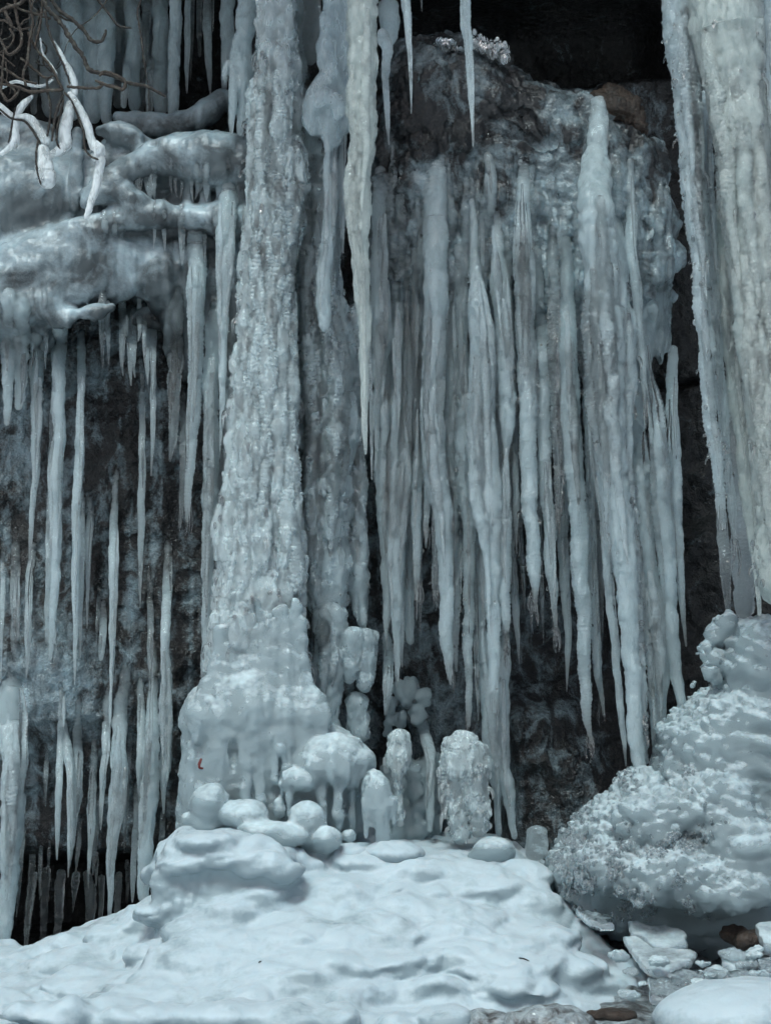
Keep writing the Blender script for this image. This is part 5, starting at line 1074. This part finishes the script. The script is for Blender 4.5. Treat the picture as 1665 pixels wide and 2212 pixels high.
# ------------------------------------------------------------------ shrub with ice coated twigs, reaching in from above
SY = 6.45
sh = thing('shrub', tuple(P(60, -60, SY)), 'bare brown shrub with tangled twigs, some coated in thick white ice', 'shrub')
org = np.array(sh.location)
def twig(seq, mat='bark', dy=0.0, name='twig', w=1.0, rough=.6, sub=None, seed=0, a_=.1, nseg=8):
    pts = trace(seq); acc = Acc()
    simple_tube(acc, [(*P(u, v, SY+dy), wd*.5*w*px(SY)) for u, v, wd in pts], nseg, .004, rough, seed, 1.0, a_)
    return acc.build(name, M[mat], sub or sh, org)
for k, (sq, m, dy) in enumerate((
    ('a 260 -120 32 290 20 30 300 40 30 380 130 28 440 220 30 490 300 30 540 370 28 575 445 30 640 468 24 730 488 22 800 522 22 870 542 24 940 552 18 1010 588 18 1075 625 16', 'darkbark', -.03),
    ('a 290 -100 24 380 60 24 460 120 26 540 190 26 600 262 26 650 266 22 680 220 18 686 185 14', 'darkbark', -.02),
    ('a 600 -60 12 630 -10 14 700 80 14 770 165 14 855 180 10', 'darkbark', .05),
    ('a 760 -60 8 700 -10 8 620 90 8 560 140 7 490 190 7 440 270 6 400 370 6 365 430 5', 'bark', .04),
    ('a 930 -80 16 915 -10 16 888 70 14 900 160 13 920 300 11 930 390 9 955 530 7 962 690 4', 'darkbark', .02),
    ('a 180 200 18 220 290 18 280 370 18 330 430 18 370 510 18 410 585 18', 'bark', -.01),
    ('a 290 60 16 310 170 15 330 240 15 370 330 15 410 420 15 440 500 14 452 545 12', 'darkbark', -.04),
    ('a 430 558 18 520 565 20 600 568 18 650 560 20 665 545 18', 'bark', -.05), ('a 405 580 20 300 582 22 200 592 22 120 562 20 0 540 18 -120 520 20', 'bark', -.05),
    ('a 612 515 16 680 545 22 740 560 20 800 572 22 812 540 20 795 510 20 750 485 18 670 462 16 640 492 20', 'bark', -.05),
    ('a -100 90 28 0 70 26 60 42 26 130 20 26 180 -40 28', 'bark', -.06), ('a 30 60 22 50 110 24 70 150 22 78 180 14', 'bark', -.06),
    ('a 90 -60 22 100 40 22 110 120 22 140 250 20 130 300 24 60 350 20 0 250 20 -80 200 22', 'bark', -.05),
    ('a 190 -80 18 200 60 18 212 130 18 192 260 20 175 400 20 150 480 18 170 560 16', 'bark', -.03), ('a 275 -60 16 268 80 16 250 200 16 222 300 14', 'bark', -.02),
    ('a -80 380 16 0 430 18 60 462 18 140 512 16 240 540 16', 'bark', -.02), ('a 25 330 14 18 420 16 14 500 16 12 600 16 45 652 14 110 605 16 132 555 12', 'bark', -.05),
    ('a 130 370 16 180 410 16 230 452 16 300 500 18 345 490 12', 'bark', 0), ('a 300 490 16 312 600 18 328 700 16 318 800 16 305 885 14', 'darkbark', -.03),
    ('a 412 600 20 372 700 20 348 800 18 335 915 14', 'darkbark', -.04), ('a -60 300 14 40 380 12 100 430 10', 'bark', .02), ('a 330 120 14 230 90 16 140 60 14 40 20 14', 'bark', .01),
    ('a 380 100 12 440 128 12 480 140 8', 'bark', -.01), ('a -80 150 16 20 130 16 120 190 14 215 170 12', 'bark', .03), ('a 60 180 14 90 240 16 60 300 14 0 340 14', 'bark', .02), ('a 240 240 12 300 300 12 280 400 12 340 470 10', 'darkbark', .03), ('a -50 470 14 60 545 16 100 600 14 60 650 12 20 600 10', 'bark', -.02))):
    twig(sq, m, dy, seed=k)
rt = np.random.default_rng(12)
for k in range(9):
    x0, y0 = rt.uniform(-60, 330), rt.uniform(-80, 420); pts_ = [(x0, y0)]; an = rt.uniform(0, 6.28)
    for q in range(5): an += rt.normal(0, .5); pts_.append((pts_[-1][0]+math.cos(an)*rt.uniform(25, 60), pts_[-1][1]+math.sin(an)*rt.uniform(25, 60)))
    twig('a '+' '.join(f'{x_:.0f} {y_:.0f} {max(4, 11-1.5*i_):.0f}' for i_, (x_, y_) in enumerate(pts_)), ('bark', 'darkbark')[k % 2], rt.uniform(-.12, .12), seed=200+k)
COAT = (
    ('a 440 590 40 500 680 55 560 800 58 598 920 64 632 975 105 615 1005 95 590 1000 60', 'a 412 590 14 455 640 15 500 740 15 540 850 16 555 970 15 590 1012 14 640 1030 12'),
    ('a 655 1000 70 648 1060 62 630 1150 60 615 1230 56 590 1300 48 570 1370 42 550 1416 26', None),
    ('a 345 260 12 380 320 28 412 390 40 450 460 48 478 540 50 482 620 44', None),
    ('a 465 640 55 440 750 78 415 860 90 425 935 80 395 965 70 330 1000 40 300 1022 18', 'a 412 640 14 388 750 15 368 850 16 372 930 14 392 966 10'),
    ('a -60 640 50 0 690 52 90 755 50 190 765 58 245 835 66 290 905 74 305 945 46', 'a -60 660 14 0 705 15 70 762 16 160 782 16 212 842 17 252 912 14 266 936 10'),
    ('a 215 615 22 150 675 50 112 740 52 98 850 56 92 925 62 50 962 42 0 1000 24', 'a 100 690 12 80 790 13 62 890 12 52 926 9'),
    ('a 270 930 76 285 1030 100 290 1110 135 300 1165 135 280 1215 70', 'a 245 905 14 234 1000 15 240 1100 15 266 1196 10'),
    ('a -60 590 22 20 560 22 100 525 22 180 545 20 260 555 20 350 510 14', None), ('a 260 240 10 280 350 16 330 420 18 372 480 12', None))
for k, (c_, t_) in enumerate(COAT):
    acc = Acc(); pts = trace(c_)
    simple_tube(acc, [(*P(u, v, SY+.02), w*.5*px(SY)) for u, v, w in pts], 20, .004, .10, 60+k, 1.0, .06)
    co = acc.build('ice_coat', M['coat'], sh, org)
    if t_:
        acc = Acc(); wmap = trace(t_); ck = np.array(pts)
        simple_tube(acc, [(*P(u, v, SY+.02-np.interp(v, np.sort(ck[:, 1]), ck[np.argsort(ck[:, 1]), 2])*.5*px(SY)*.86), w*.5*px(SY)) for u, v, w in wmap], 8, .004, .4, 80+k, 1.0, .1)
        acc.build('twig', M['darkbark'], sh, org)

# ------------------------------------------------------------------ light, sky, camera
sc = bpy.context.scene
w = bpy.data.worlds.new('World'); sc.world = w; w.use_nodes = True; nt = w.node_tree; nt.nodes.clear()
sky = nt.nodes.new('ShaderNodeTexSky'); sky.sky_type = 'NISHITA'; sky.sun_disc = False; sky.sun_elevation = R(60); sky.sun_rotation = R(200); sky.air_density = 1.0; sky.dust_density = 5.0; sky.ozone_density = .7
bg = nt.nodes.new('ShaderNodeBackground'); bg.inputs['Strength'].default_value = .088
wo = nt.nodes.new('ShaderNodeOutputWorld'); nt.links.new(sky.outputs[0], bg.inputs[0]); nt.links.new(bg.outputs[0], wo.inputs[0])
sd = bpy.data.lights.new('sun', 'SUN'); sd.energy = 1.5; sd.angle = R(18); sd.color = (.74, .96, 1)
so = bpy.data.objects.new('sun', sd); C.objects.link(so); so.rotation_euler = (R(90-60), 0, R(-20))
cd = bpy.data.cameras.new('camera'); cam = bpy.data.objects.new('camera', cd); C.objects.link(cam)
cam.location = (0, 0, CAMZ); cam.rotation_euler = (R(90)+PITCH, 0, 0)
cd.sensor_fit = 'HORIZONTAL'; cd.sensor_width = 24; cd.lens = 24/HALF; cd.clip_start = .05; cd.clip_end = 1000
sc.camera = cam
sc.view_settings.view_transform = 'Standard'; sc.view_settings.look = 'None'; sc.view_settings.gamma = 1; sc.view_settings.exposure = 0.52
sc.cycles.use_denoising = True
sc.cycles.max_bounces = 18; sc.cycles.transmission_bounces = 12; sc.cycles.volume_bounces = 8; sc.cycles.diffuse_bounces = 3; sc.cycles.glossy_bounces = 3
sc.cycles.use_adaptive_sampling = True; sc.cycles.adaptive_threshold = .07; sc.cycles.adaptive_min_samples = 16
sc.cycles.caustics_reflective = True; sc.cycles.caustics_refractive = True; sc.cycles.blur_glossy = .3
sc.cycles.sample_clamp_indirect = 6
